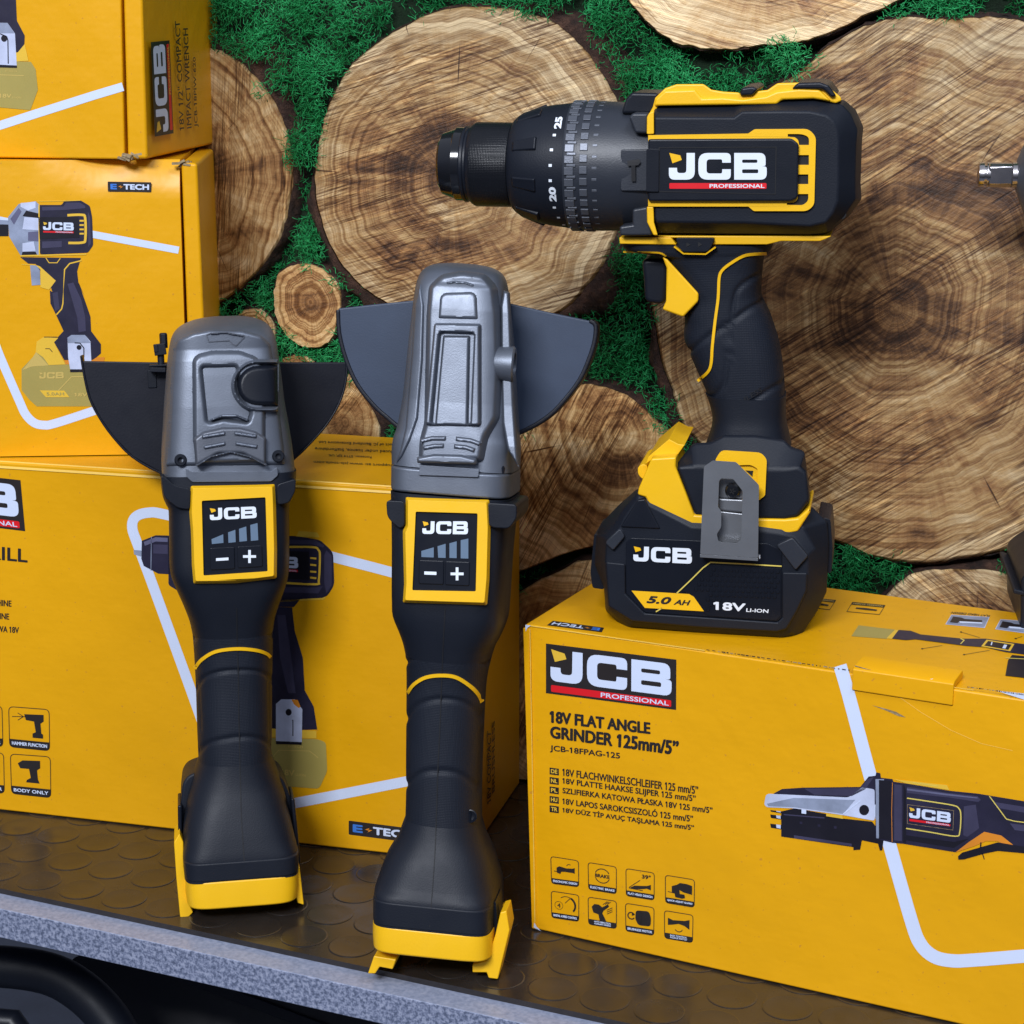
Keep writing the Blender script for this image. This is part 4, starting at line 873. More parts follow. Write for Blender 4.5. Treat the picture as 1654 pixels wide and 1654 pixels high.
pr.line(ZA((436, 1392), (372, 1408), (345, 1440), (335, 1600))+ZB((484, 60), (480, 190), (470, 232), (430, 276)), 2.0, 'inkyel', 2)
pr.poly(ZB((165, 690), (250, 600), (280, 560), (500, 640), (640, 640), (800, 660), (860, 750), (860, 900), (800, 975), (280, 975), (220, 920), (165, 850)), 'inkfade', 0)
pr.poly(ZB((170, 700), (250, 600), (275, 560), (370, 662), (240, 672)), 'inkfade2', 1)
pr.poly(ZB((280, 480), (330, 448), (445, 452), (412, 486), (500, 655), (372, 660), (330, 600), (272, 560)), 'inkyel', 2); pr.line(ZB((335, 446), (438, 446)), 1.2, 'ink', 3); pr.line(ZB((345, 535), (378, 535), (400, 560)), 1.1, 'ink', 3)
pr.poly(ZB((490, 622), (560, 622), (700, 622), (740, 600), (800, 600), (790, 650), (500, 655)), 'inkorange', 1)
pr.poly(ZB((515, 450), (545, 430), (648, 430), (690, 480), (700, 692), (535, 692), (520, 600)), 'inklight', 3); pr.poly(ZB((515, 450), (545, 430), (648, 430), (685, 480), (690, 492), (518, 492)), 'inkgrey', 4)
pr.poly(ZB((535, 693), (700, 693), (700, 712), (535, 714)), 'inkdrk', 4)
pr.line(ZB((570, 490), (610, 492), (640, 530), (640, 600)), 1.6, 'inkdrk', 5); pr.poly([(x+4*math.cos(a), y+4*math.sin(a)) for x, y in ZB((603, 525)) for a in np.linspace(0, 6.28, 14)[:-1]], 'inkdrk', 5)
pr.jcb(ZB((300, 715), (488, 713), (487, 762), (300, 764)), 2, bar=False, white='inkfade2', yel='inkfade2'); pr.line(ZB((445, 855), (545, 750), (700, 748)), 1.5, 'inkfade2', 2)
pr.poly(ZB((303, 853), (490, 855), (530, 905), (350, 905)), 'inkyel', 2); pr.text('5.0AH', ZB((352, 868), (488, 868), (492, 892), (358, 892)), 'inkfade', 3, .03); pr.text('18V', ZB((568, 872), (668, 872), (668, 900), (568, 900)), 'inkfade2', 2, .03)
pr.done('printed_front', bM)
# ---------------- top box
frT = yawframe(150, 259, zL+zM, 9)
zT = .172
dT = -sideconv(frT, frT.P(238, 262)[0])((357, 228), 0)[2]; print('dT', dT); dT = max(.08, min(.16, dT))
bT = root('wrench_box', frT, 'top box of the left stack, its side printed 18V compact impact wrench', 'cardboard box', 'boxes stacked at the left')
aT, sT = stack_box(bT, frT, zT, (190, -250), (201, 258), (193, -250), (222, -250), (206, 258), (238, 262), dT)
mb = MB()
for k in range(9):
    a_ = frT.P(203, 250); mb.box((a_[0]+random.uniform(-.002, .007), .0015+random.uniform(-.001, .003), .0005+random.uniform(-.004, .002)), (.005, .0012, .003), 'torn', Matrix.Rotation(random.uniform(-.6, .6), 3, 'Z'))
mb.build('torn_corner', bT)
pr = Print(frT, .00015)
pr.line(ZA((-200, 735), (0, 670), (200, 605), (500, 510), (657, 463)), 14, 'cardprint_w', 0)
pr.poly(ZA((-150, 325), (165, 330), (190, 370), (202, 480), (162, 588), (-150, 560)), 'inkfade', 1); pr.poly(ZA((-100, -400), (60, -400), (85, 0), (90, 110), (132, 190), (130, 235), (95, 282), (-100, 282)), 'inkblue', 1)
pr.poly(ZA((60, 282), (95, 280), (132, 235), (152, 325), (60, 330)), 'inkyel', 2); pr.poly(ZA((-60, 120), (40, 122), (60, 150), (80, 180), (90, 360), (-60, 350)), 'inklight', 3); pr.poly(ZA((-60, 120), (40, 122), (60, 150), (76, 178), (-60, 176)), 'inkgrey', 4)
pr.poly([(x+5*math.cos(a), y+5.5*math.sin(a)) for x, y in ZA((22, 205)) for a in np.linspace(0, 6.28, 14)[:-1]], 'inkdrk', 5); pr.line(ZA((0, 180), (36, 196), (42, 215), (44, 340)), 1.6, 'inkdrk', 5)
pr.poly(ZA((-60, 343), (90, 350), (90, 362), (-60, 358)), 'inkdrk', 5)
pr.line(ZA((-60, 398), (128, 404)), 1.2, 'inkfade2', 2); pr.text('18V', ZA((-5, 500), (62, 502), (62, 524), (-5, 522)), 'inkfade2', 2, .03); pr.text('LI-ION', ZA((66, 514), (114, 516), (114, 527), (66, 525)), 'inkfade2', 2, .0)
pr.text('E-TECH', ZA((30, 374), (90, 376), (90, 386), (30, 384)), 'inkfade2', 2, .0)
pr.done('printed_front', bT)
pr = Print(frT, .0006, conv=sideconv(frT, sT+.0012))
pr.jcblabel(ZA((822, 730), (800, 225), (900, 215), (922, 712)), inner=(.035, .10, .965, .74), white='cardprint_w', yel='inkyel', prof='inkyel')
pr.text('18V 1/2" COMPACT', ZA((953, 698), (927, 112), (955, 108), (978, 695)), 'ink', 1, .018); pr.text('IMPACT WRENCH', ZA((993, 688), (972, 152), (998, 150), (1018, 683)), 'ink', 1, .018)
pr.text('JCB-18PIW-620', ZA((1033, 680), (1025, 305), (1042, 303), (1055, 678)), 'ink', 1, .02)
pr.etech(ZA((1152, 656), (1145, 425), (1163, 422), (1170, 652)))
pr.done('printed_side', bT)
# ================================================================ power tools
def sgnpow(x, p): return math.copysign(abs(x)**p, x)
class Body:
    """stack of rounded-rectangle sections measured from the photo's outline"""
    def __init__(s, fr, rows, N=56):
        s.fr = fr; s.rows = []; s.N = N
        for py, xl, xr, wf, wb, n in rows:
            wc = (wf+wb)/2; b = (wf-wb)/2
            ul, v1 = fr.P(xl, py, wc); ur, v2 = fr.P(xr, py, wc); v = fr.P((xl+xr)/2, py, wf)[1]; h = (ur-ul)/2; c = (ul+ur)/2
            d = (CAM-fr.world(c, v, wc)); du, dw = d.dot(fr.U), d.dot(fr.W); l = math.hypot(du, dw); sn, cs = abs(du)/l, dw/l
            q = n/(n-1); k = max((h*cs)**q-(b*sn)**q, (h*.5)**q); a = k**(1/q)/cs
            s.rows.append((v, c, a, b, wc, n))
        s.rows.sort()
    def ring(s, r, ex=0.0):
        v, c, a, b, wc, n = r; out = []
        for j in range(s.N):
            t = 2*math.pi*(j+.5)/s.N
            out.append((c+(a+ex)*sgnpow(math.cos(t), 2/n), v, wc+(b+ex)*sgnpow(math.sin(t), 2/n)))
        return out
    def at(s, v):
        R_ = s.rows
        if v <= R_[0][0]: return R_[0]
        for i in range(len(R_)-1):
            if R_[i][0] <= v <= R_[i+1][0]:
                t = (v-R_[i][0])/max(1e-9, R_[i+1][0]-R_[i][0]); return tuple(x*(1-t)+y*t for x, y in zip(R_[i], R_[i+1]))
        return R_[-1]
    def surf(s, u, v):
        v_, c, a, b, wc, n = s.at(v); x = min(.995, abs((u-c)/a)); return wc+b*(1-x**n)**(1/n)
    def mesh(s, mat, sub=3, v0=None, v1=None, ex=0.0, mb=None, carve=()):
        vs = [r[0] for r in s.rows]; lo = v0 if v0 is not None else vs[0]; hi = v1 if v1 is not None else vs[-1]
        S_ = []
        R_ = s.rows
        for i in range(len(R_)-1):
            for k in range(sub):
                t = k/sub; p0, p1, p2, p3 = R_[max(i-1, 0)], R_[i], R_[i+1], R_[min(i+2, len(R_)-1)]
                S_.append(tuple(.5*((2*b_)+(c_-a_)*t+(2*a_-5*b_+4*c_-d_)*t*t+(-a_+3*b_-3*c_+d_)*t**3) if sub > 1 else b_ for a_, b_, c_, d_ in zip(p0, p1, p2, p3)))
        S_.append(R_[-1]); S_ = [r for r in S_ if lo-1e-6 <= r[0] <= hi+1e-6]
        if v0 is not None and S_[0][0] > lo+1e-5: S_ = [s.at(lo)]+S_
        if v1 is not None and S_[-1][0] < hi-1e-5: S_ = S_+[s.at(hi)]
        mb = mb or MB(); n_old = s.N
        if carve: s.N = 168
        G = np.array([s.ring(r, ex) for r in S_]); s.N = n_old
        if carve:
            cc = np.array([r[1] for r in S_])[:, None]; wc = np.array([r[4] for r in S_])[:, None]
            U_, V_, W_ = G[..., 0], G[..., 1], G[..., 2]; D_ = np.zeros_like(U_)
            for path, dep, sig in carve:
                q = []
                for p in smoothpath(path, 4):
                    k = .02
                    for _ in range(5): u, v = s.fr.P(p[0], p[1], k); k = s.surf(u, v)
                    q.append((u, v))
                best = np.full(U_.shape, 1.0)
                for (x0, y0), (x1, y1) in zip(q, q[1:]):
                    dx, dy = x1-x0, y1-y0; t = np.clip(((U_-x0)*dx+(V_-y0)*dy)/(dx*dx+dy*dy+1e-12), 0, 1)
                    best = np.minimum(best, np.hypot(U_-x0-t*dx, V_-y0-t*dy))
                D_ = np.maximum(D_, dep*np.exp(-(best/sig)**2)*(W_ > wc-.002))
            ru, rw_ = U_-cc, W_-wc; l = np.hypot(ru, rw_)+1e-9
            G[..., 0] -= ru/l*D_; G[..., 2] -= rw_/l*D_
        mb.loft([[tuple(p) for p in r] for r in G.tolist()], mat); return mb
    def conv(s, off=0.0, lim=None, top=None):
        vt = None if top is None else s.fr.P(CX, top, .02)[1]
        def c(p, w):
            k = .03
            for _ in range(6):
                u, v = s.fr.P(p[0], p[1], k); v_ = v if vt is None else min(v, vt); u_ = u
                if lim:
                    r_ = s.at(v_); u_ = r_[1]+max(-lim, min(lim, (u-r_[1])/r_[2]))*r_[2]
                k = s.surf(u_, v_)
            return (u, v, k+off+w)
        c.curved = True
        return c
def pin(p, poly):
    x, y = p; ins = False; n = len(poly)
    for i in range(n):
        x1, y1 = poly[i][:2]; x2, y2 = poly[(i+1) % n][:2]
        if (y1 > y) != (y2 > y) and x < (x2-x1)*(y-y1)/(y2-y1)+x1: ins = not ins
    return ins
def raised_grid(mb, pts, conv, h0, h1, mat, holes, soft=None, sp_=3.0):
    if soft: sp_ = max(1.3, min(2.4, soft[0]/2.5))
    loops = [list(pts)]+[list(h) for h in holes]; V_ = []; E_ = []
    for l in loops:
        o = len(V_); q = []
        for i in range(len(l)):
            a, b = Vector(l[i][:2]), Vector(l[(i+1) % len(l)][:2]); m_ = max(1, int((b-a).length/sp_)); q += [a+(b-a)*k/m_ for k in range(m_)]
        V_ += q; E_ += [(o+i, o+(i+1) % len(q)) for i in range(len(q))]
    bd = np.array([tuple(v) for v in V_]); x0, y0 = bd.min(0); x1, y1 = bd.max(0)
    for i, gy in enumerate(np.arange(y0+1, y1, sp_)):
        for gx in np.arange(x0+1+(i % 2)*sp_/2, x1, sp_):
            if np.min(np.hypot(bd[:, 0]-gx, bd[:, 1]-gy)) > sp_*.55 and pin((gx, gy), loops[0]) and not any(pin((gx, gy), h) for h in loops[1:]): V_.append(Vector((gx, gy)))
    ov, oe, of = delaunay_2d_cdt(V_, E_, [], 0, 1e-5)[:3]
    of = [f for f in of if pin((sum(ov[i].x for i in f)/len(f), sum(ov[i].y for i in f)/len(f)), loops[0]) and not any(pin((sum(ov[i].x for i in f)/len(f), sum(ov[i].y for i in f)/len(f)), h) for h in loops[1:])]
    cnt = {}
    for f in of:
        for i in range(len(f)): e = (f[i], f[(i+1) % len(f)]); cnt[tuple(sorted(e))] = cnt.get(tuple(sorted(e)), [])+[e]
    dst = [float(np.min(np.hypot(bd[:, 0]-v.x, bd[:, 1]-v.y))) for v in ov]
    hh = [h1 if not soft else h1-soft[1]*(1-min(1, d/soft[0]))**1.25 for d in dst]
    n = len(ov); vs = [conv(v, h) for v, h in zip(ov, hh)]; fs = [tuple(f) for f in of]; lo = {}
    for e in cnt.values():
        if len(e) != 1: continue
        a, b = e[0]
        for i in (a, b):
            if i not in lo: lo[i] = len(vs); vs.append(conv(ov[i], h0))
        fs.append((b, a, lo[a], lo[b]))
    return mb.add(vs, fs, mat)
def raised(mb, pts, conv, h0, h1, mat, holes=(), shrink=0, soft=None):
    """a plate that follows a surface: outline in photo pixels"""
    if getattr(conv, 'curved', False): return raised_grid(mb, pts, conv, h0, h1, mat, holes, soft)
    loops = [list(pts)]+[list(h) for h in holes]; flat = [p for l in loops for p in l]; n = len(flat)
    tris = tessellate_polygon([[Vector((p[0], p[1], 0)) for p in l] for l in loops])
    vs = [conv(p, h0) for p in flat]; tp = list(flat)
    if shrink:
        cx = sum(p[0] for p in pts)/len(pts); cy = sum(p[1] for p in pts)/len(pts); mx = max(abs(p[0]-cx) for p in pts); my = max(abs(p[1]-cy) for p in pts)
        for i in range(len(pts)): x, y = pts[i][:2]; tp[i] = (cx+(x-cx)*(1-shrink/mx), cy+(y-cy)*(1-shrink/my))
    top = [conv(p, h1) for p in tp]
    if not holes: fs = [tuple(range(n, 2*n)), tuple(range(n-1, -1, -1))]
    else: fs = [tuple(n+i for i in t) for t in tris]+[tuple(reversed(t)) for t in tris]
    o = 0
    for l in loops:
        k = len(l); fs += [(o+i, o+(i+1) % k, n+o+(i+1) % k, n+o+i) for i in range(k)]; o += k
    return mb.add(vs+top, fs, mat)
def planeconv(fr, w0): return lambda p, h: (*fr.P(p[0], p[1], w0+h), w0+h)
def dense(path, n=4): return smoothpath(path, n)
def circ(c, r, n=28, ry=None): return [(c[0]+r*math.cos(2*math.pi*i/n), c[1]+(ry or r)*math.sin(2*math.pi*i/n)) for i in range(n)]
def rib_px(mb, path, wd, conv, h0, h1, mat):
    a, b = ribbon(path, wd); return raised(mb, a+b[::-1], conv, h0, h1, mat, soft=(max(1.2, wd*.3), .0012))
def panel(r, fr, w0, outer, label, logo, bars, btns, minus, plus):
    cv = planeconv(fr, w0)
    mb = MB(); raised(mb, outer, cv, -.0012, .0030, 'yellow', [label], shrink=5.0); pan = mb.build('control_panel', r, bevel=.0005, seg=3)
    mb = MB(); raised(mb, [(p[0], p[1]) for p in label], cv, -.003, .0016, 'panel'); lb = mb.build('display', pan, bevel=.0003)
    for q in btns:
        mb = MB(); raised(mb, rnd([(x, y, 3) for x, y in q]), cv, .0010, .0023, 'panel'); mb.build('button', pan, bevel=.0004)
    pr = Print(fr, w0+.0018)
    pr.jcb(logo, 1, bar=False)
    for b in bars: pr.poly(b, 'led', 1)
    pr.w = w0+.0024
    pr.poly(minus, 'white', 1); (cx, cy), ar, th_ = plus
    pr.poly([(cx-ar, cy-th_), (cx-th_, cy-th_), (cx-th_, cy-ar), (cx+th_, cy-ar), (cx+th_, cy-th_), (cx+ar, cy-th_), (cx+ar, cy+th_), (cx+th_, cy+th_), (cx+th_, cy+ar), (cx-th_, cy+ar), (cx-th_, cy+th_), (cx-ar, cy+th_)], 'white', 1)
    pr.done('panel_symbols', pan)
def guard(r, fr, w, pts, mat, arc, rimd, lipw, name='wheel_guard'):
    mb = MB(); mb.prism(fr.PP(pts, w), w-.0016, w, mat)
    P_ = fr.PP(arc, w); a, b = ribbon(P_, lipw)
    mb.strip(a, b, w-rimd, w+.0007, 'guardblk' if mat == 'guardgrey' else mat); return mb.build(name, r, bevel=.0009, smooth=False)
# ---------------------------------------------------------------- right grinder (flat head)
o2 = onz(700, 1578, 0); f2 = frame_yaw(o2, R(-6.5), R(9.5), R(2.9)); f2.O = o2-f2.W*.021
g2 = root('angle_grinder', f2, 'taller grinder in the middle with slim head and slate grey guard', 'angle grinder', 'bare grinders standing on the mat')
hd = Body(f2, [(760, 634, 842, .032, -.030, 5), (735, 634, 843, .0315, -.030, 5), (715, 637, 843, .031, -.029, 5), (700, 642, 841, .0305, -.028, 4.5), (650, 651, 838, .0285, -.024, 4.2), (600, 656, 835, .027, -.021, 4.2),
               (550, 661, 832, .0255, -.019, 4.2), (500, 667, 827, .024, -.018, 4.2), (465, 672, 823, .022, -.017, 4), (445, 679, 818, .0185, -.015, 3.6), (434, 690, 809, .014, -.012, 3.2), (428, 706, 793, .009, -.008, 2.8), (425.5, 728, 770, .004, -.003, 2.4)])
hm = hd.mesh('grey'); head = hm.build('gear_housing', g2, angle=45)
cv = hd.conv(lim=.86, top=462)
mb = MB()
raised(mb, rnd([(x, y, 8) for x, y in Z4((448, 170), (505, 118), (600, 102), (695, 114), (752, 168), (768, 300), (774, 560), (765, 760), (712, 850), (692, 955), (402, 950), (408, 850), (428, 780), (432, 560), (438, 300))], 4), cv, -.004, .0056, 'grey', soft=(9, .0054)); mb.build('raised_spine', head, angle=50)
mb = MB(); raised(mb, rnd([(*p, 14) for p in Z4((505, 200), (670, 195))]+[(*p, 3) for p in Z4((676, 322), (497, 318))], 8), cv, .0028, .0070, 'grey', soft=(4.5, .0018))
raised(mb, rnd([(*p, 6) for p in Z4((480, 335), (690, 338), (690, 792), (440, 788))], 5), cv, .0028, .0094, 'grey', [rnd([(*p, 4) for p in Z4((512, 380), (656, 384), (640, 780), (474, 778))], 5)], soft=(4.0, .0034))
raised(mb, rnd([(*p, 3) for p in Z4((520, 390), (640, 392), (632, 792), (484, 788))], 4), cv, .0028, .0080, 'grey', soft=(3.5, .0018))
mb.build('cover_plate', head, angle=50)
mb = MB()
rib_px(mb, Z4((535, 158), (570, 154), (620, 158), (655, 170)), 4.0, cv, .002, .0068, 'grey')
for q in (((420, 858), (470, 846), (533, 846)), ((576, 848), (640, 855), (686, 872)), ((432, 889), (480, 880), (524, 879)), ((568, 881), (620, 886), (660, 900))):
    rib_px(mb, Z4(*q), 7.5, cv, .002, .0070, 'grey')
raised(mb, rnd([(*p, 2) for p in Z4((405, 928), (480, 915), (600, 918), (668, 936), (668, 962), (405, 955))], 3), cv, .002, .0078, 'grey', soft=(3.5, .0018))
mb.build('housing_ribs', head, angle=50)
mb = MB()
raised(mb, Z4((385, 250), (372, 480), (345, 800), (322, 900), (300, 965), (330, 930), (365, 860), (400, 760), (422, 500), (428, 260), (410, 150)), cv, -.003, .0016, 'grey', soft=(3, .0014))
raised(mb, Z4((782, 190), (806, 200), (812, 300), (818, 480), (828, 700), (842, 900), (848, 975), (800, 900), (778, 780), (772, 560), (770, 260)), cv, -.003, .0022, 'grey', soft=(3, .0018))
mb.build('side_facets', head, angle=50)
mb = MB(); raised(mb, rnd([(*p, 2) for p in Z4((410, 968), (672, 985), (668, 1022), (402, 1012))], 3), planeconv(f2, .033), -.004, .003, 'grey'); mb.build('clip_tab', head, bevel=.0007)
col = Body(f2, [(802, 633.5, 842, .0345, -.034, 6), (762, 634, 842.5, .0345, -.034, 6)])
mb = col.mesh('grey', sub=1); c1 = mb.build('collar', g2, bevel=.0012)
for x, y in Z4((340, 968), (757, 980)):
    u, v = f2.P(x, y, .033); mb = MB(); mb.lathe([(-.0075, .0027), (0, .0027), (.0012, .0024), (.0012, .0014), (.0004, .0010)], (u, v-.0005, .026), 'black2', axis='v', n=24); mb.build('screw', head)
# threaded side boss
u0, v0 = f2.P(*Z4((688, 512))[0], .026); u1, _ = f2.P(*Z4((828, 512))[0], .026); rb = .0086
mb = MB(); mb.lathe([(0, .0050), (.002, .0064), ((u1-u0)*.45, rb*.93), (u1-u0-.0008, rb), (u1-u0, rb-.0008), (u1-u0, .0058), (u1-u0-.009, .0054)], (u0, v0, .0225), 'grey', n=40)
mb.lathe([(u1-u0-.0090, .0056), (u1-u0-.0088, .0001)], (u0, v0, .0225), 'groove', n=24); mb.build('handle_boss', head, angle=40)
mt = Body(f2, [(804, 633, 842, .0345, -.034, 6), (850, 634, 836, .0345, -.034, 6), (900, 634.5, 831, .0345, -.034, 6), (960, 634, 827, .0340, -.034, 5.5), (985, 634, 825, .0335, -.033, 4.8), (1010, 635, 822, .0325, -.032, 4), (1037, 645, 811, .0305, -.030, 3.3), (1055, 651, 801, .029, -.029, 3), (1072, 654.5, 795, .0277, -.028, 2.8)])
mo = mt.mesh('black', sub=3).build('motor_housing', g2, angle=60)
for pts in (((268, 1120), (350, 1124), (350, 1232), (328, 1246), (292, 1216), (272, 1190)), ((715, 1130), (846, 1138), (846, 1200), (812, 1246), (738, 1242), (718, 1225))):
    mb = MB(); mb.prism(rnd([(*p, .002) for p in f2.PP(Z4(*pts), .03)], 4), -.018, .0362, 'black2'); mb.build('shoulder_block', mo, bevel=.0012)
panel(g2, f2, .0352, rnd([(*p, 3) for p in Z4((345, 1110), (718, 1122), (724, 1240), (718, 1480), (708, 1592), (520, 1586), (332, 1580), (338, 1500), (332, 1260), (345, 1235))], 3), rnd([(*p, 2) for p in Z4((390, 1175), (665, 1183), (657, 1530), (375, 1525))], 2),
      Z4((420, 1218), (624, 1218), (622, 1276), (419, 1274)), [Z4((415, 1350), (470, 1334), (470, 1379), (415, 1377)), Z4((487, 1329), (523, 1318), (523, 1381), (490, 1380)), Z4((540, 1316), (572, 1307), (572, 1382), (540, 1381)), Z4((590, 1302), (624, 1295), (624, 1384), (590, 1383))],
      [Z4((405, 1390), (515, 1394), (513, 1500), (403, 1496)), Z4((522, 1395), (630, 1399), (628, 1506), (520, 1501))], Z4((428, 1441), (482, 1443), (482, 1457), (428, 1455)), (Z4((574, 1452))[0], 10.5, 2.2))
gr = Body(f2, [(1072, 654.5, 795, .0277, -.028, 2.8), (1100, 656, 788, .0262, -.027, 2.6), (1130, 656, 784.5, .0252, -.026, 2.5), (1190, 655.5, 781.5, .0245, -.025, 2.5), (1247, 655, 779, .024, -.0245, 2.5), (1300, 655, 778, .024, -.0245, 2.5), (1338, 654, 778, .0243, -.025, 2.5)])
GC2 = [(Z5((1112, 245), (1122, 232), (1180, 194), (1270, 180), (1370, 192), (1462, 240), (1480, 255)), .0011, .0011), (Z5((1110, 490), (1122, 470), (1160, 420), (1260, 391), (1370, 408), (1440, 470), (1450, 490)), .0011, .0011),
       (Z5((1110, 765), (1120, 752), (1180, 706), (1255, 696), (1340, 708), (1425, 765), (1440, 780)), .0011, .0011), (Z5((1124, 560), (1124, 720)), .0006, .0008), (Z5((1436, 520), (1430, 740)), .0006, .0008)]
go = gr.mesh('grip', sub=14, carve=GC2).build('handle_grip', g2, angle=75)
bs = Body(f2, [(1338, 654, 778, .0243, -.025, 2.5), (1355, 648, 782, .0255, -.026, 2.6), (1372, 642, 787, .027, -.0275, 2.8), (1400, 626, 798, .0300, -.031, 3.3), (1430, 615, 805.5, .0328, -.034, 3.8), (1450, 608.5, 810, .0345, -.036, 4.6), (1464, 605.5, 812.3, .0360, -.0368, 6), (1508, 605, 812.5, .0364, -.037, 7)])
mb = bs.mesh('black', sub=2); bo = mb.build('battery_mount', g2, angle=60)
bb = Body(f2, [(1466, 604.5, 813, .0366, -.0370, 7), (1507, 604.5, 813, .0366, -.0370, 7)]); bb.mesh('black', sub=1).build('mount_band', bo, bevel=.0011)
def draped(r, fr, bodies, items, name='grip_lines'):
    """thin seams and colour lines that follow the handle"""
    mb = MB()
    def cvv(p, h):
        k = .03
        for _ in range(6):
            u, v = fr.P(p[0], p[1], k)
            for b in bodies:
                if b.rows[0][0]-1e-4 <= v <= b.rows[-1][0]+1e-4: k = b.surf(u, v); break
        return (u, v, k+h)
    items = [i_ for i_ in items if not (i_[2] == 'groove' and i_[1] > 2)]     # the wide grooves are carved
    for path, wd, mat, h in items:
        a, b = ribbon(smoothpath(path, 6), wd); n = len(a); vs = [cvv(p, h) for p in a+b]+[cvv(p, -.001) for p in a+b]
        fs = [(i, i+1, n+i+1, n+i) for i in range(n-1)]+[(i, i+1, 2*n+i+1, 2*n+i) for i in range(n-1)]+[(n+i, n+i+1, 3*n+i+1, 3*n+i) for i in range(n-1)]
        mb.add(vs, fs, mat)
    return mb.build(name, r, smooth=True, angle=50)
draped(g2, f2, [gr, bs, mt], [
    (Z5((1123, 368), (1150, 330), (1200, 300), (1265, 291), (1330, 299), (1390, 336), (1425, 372), (1442, 402)), 5.6, 'yellow', .0008),
    (Z5((1122, 232), (1180, 194), (1270, 180), (1370, 192), (1462, 240)), 2.3, 'groove', .0003), (Z5((1122, 470), (1160, 420), (1260, 391), (1370, 408), (1440, 470)), 2.3, 'groove', .0003),
    (Z5((1120, 752), (1180, 706), (1255, 696), (1340, 708), (1425, 765)), 2.3, 'groove', .0003),
    (Z5((1284, 5), (1276, 150), (1270, 290), (1262, 500), (1253, 690), (1248, 850), (1240, 1050), (1226, 1250), (1215, 1390)), 1.4, 'groove', .0003)])
mb = MB(); u, v = f2.P(*Z5((1390, 887))[0], .016); w_ = gr.surf(u, v)
mb.lathe([(-.003, .0024), (.0003, .0033), (.0005, .0028), (-.001, .0022), (-.0015, .0001)], (u, v, w_), 'black2', axis='w', n=24); mb.build('screw_recess', go)
yb = Body(f2, [(1506, 604, 813, .0366, -.0366, 6), (1528, 603.5, 813, .0368, -.0366, 6), (1550, 605, 812, .0366, -.036, 6)])
yo = yb.mesh('yellow', sub=1).build('mount_rim', g2, bevel=.0012)
def rail(r, fr, pts, w0, w1, name='battery_rail'):
    p = fr.PP(pts, w1); mb = MB(); mb.prism(p, w0, w1, 'yellow'); return mb.build(name, r, bevel=.0006)
rail(g2, f2, [(604, 1544), (594, 1573), (606, 1573), (613, 1562), (634, 1566), (640, 1550), (616, 1546)], -.030, .030)
rail(g2, f2, [(808, 1474), (818, 1471), (823, 1502), (804, 1582), (789, 1580), (786, 1571), (763, 1571), (763, 1558), (786, 1552), (800, 1510)], .004, .024)
mb = MB(); mb.prism(rnd([(*p, .003) for p in f2.PP([(792, 1500), (800, 1445), (808, 1438), (812, 1500)], 0)], 3), -.006, .018, 'black2'); mb.build('release_button', g2, bevel=.001)
GW2 = -.0165
arcR = [(953, 518), (962, 526), (960, 552), (951, 581), (936, 614), (911, 647), (886, 672), (850, 694), (800, 712)]
arcL = [(546, 500), (548, 538), (559, 581), (577, 621), (603, 654), (625, 674), (660, 700), (720, 716)]
guard(g2, f2, GW2, [(546, 498), (600, 492), (670, 485), (745, 478), (828, 491), (890, 505), (953, 518)]+arcR[1:]+arcL[::-1][:-1], 'guardgrey', smoothpath([(952, 518)]+arcR[1:]+arcL[::-1], 3), .016, .0022)
# ---------------------------------------------------------------- left grinder
o1 = onz(388, 1474, 0); f1 = frame_yaw(o1, R(9.5), R(8.5), R(-.3)); f1.O = o1-f1.W*.022
g1 = root('angle_grinder', f1, 'shorter left grinder with wide grey head, round black button and black guard', 'angle grinder', 'bare grinders standing on the mat')
hd = Body(f1, [(779, 262, 476, .0345, -.034, 5.5), (747, 260.5, 473, .0340, -.034, 5), (719, 261, 469.5, .0335, -.034, 4.8), (684, 263, 464, .033, -.034, 4.6), (656, 264.5, 459, .0325, -.033, 4.5), (606, 268, 453, .031, -.032, 4.5), (581, 270, 449.5, .030, -.031, 4.5),
               (562, 272.5, 447, .0285, -.030, 4.3), (545, 276, 443, .026, -.028, 4), (532, 283, 437, .021, -.026, 3.6), (522, 296, 427, .014, -.022, 3.2), (514, 318, 408, .006, -.016, 2.8), (510.5, 345, 384, -.002, -.012, 2.4)])
head = hd.mesh('grey').build('gear_housing', g1, angle=45); cv = hd.conv(lim=.88, top=548)
mb = MB(); raised(mb, rnd([(x, y, 5) for x, y in Z3((508, 255), (530, 216), (610, 182), (700, 166), (860, 170), (962, 196), (1008, 242), (1022, 330), (1050, 560), (1076, 770), (1082, 862), (468, 868), (478, 780), (484, 650), (492, 450))], 3), cv, -.003, .0018, 'grey', soft=(5, .0018)); mb.build('face_step', head, angle=50)
mb = MB(); raised(mb, rnd([(x, y, 8) for x, y in Z3((602, 322), (630, 288), (710, 270), (850, 270), (935, 302), (985, 360), (985, 600), (985, 850), (620, 858), (606, 720), (604, 480))], 4), cv, -.001, .0048, 'grey', [rnd([(x, y, 3) for x, y in Z3((662, 366), (826, 362), (840, 520), (898, 592), (886, 632), (760, 616), (690, 634))], 4)], soft=(7, .0036))
raised(mb, rnd([(x, y, 3) for x, y in Z3((662, 366), (826, 362), (840, 520), (898, 592), (886, 632), (760, 616), (690, 634))], 4), cv, -.001, .0024, 'grey'); mb.build('raised_spine', head, angle=50)
mb = MB(); raised(mb, rnd([(x, y, 4) for x, y in Z3((612, 722), (660, 686), (760, 664), (850, 664), (930, 684), (984, 718), (984, 860), (860, 800), (740, 800), (622, 866))], 3), cv, .002, .0066, 'greydark', soft=(4, .0020)); mb.build('vent_tray', head, angle=50)
mb = MB()
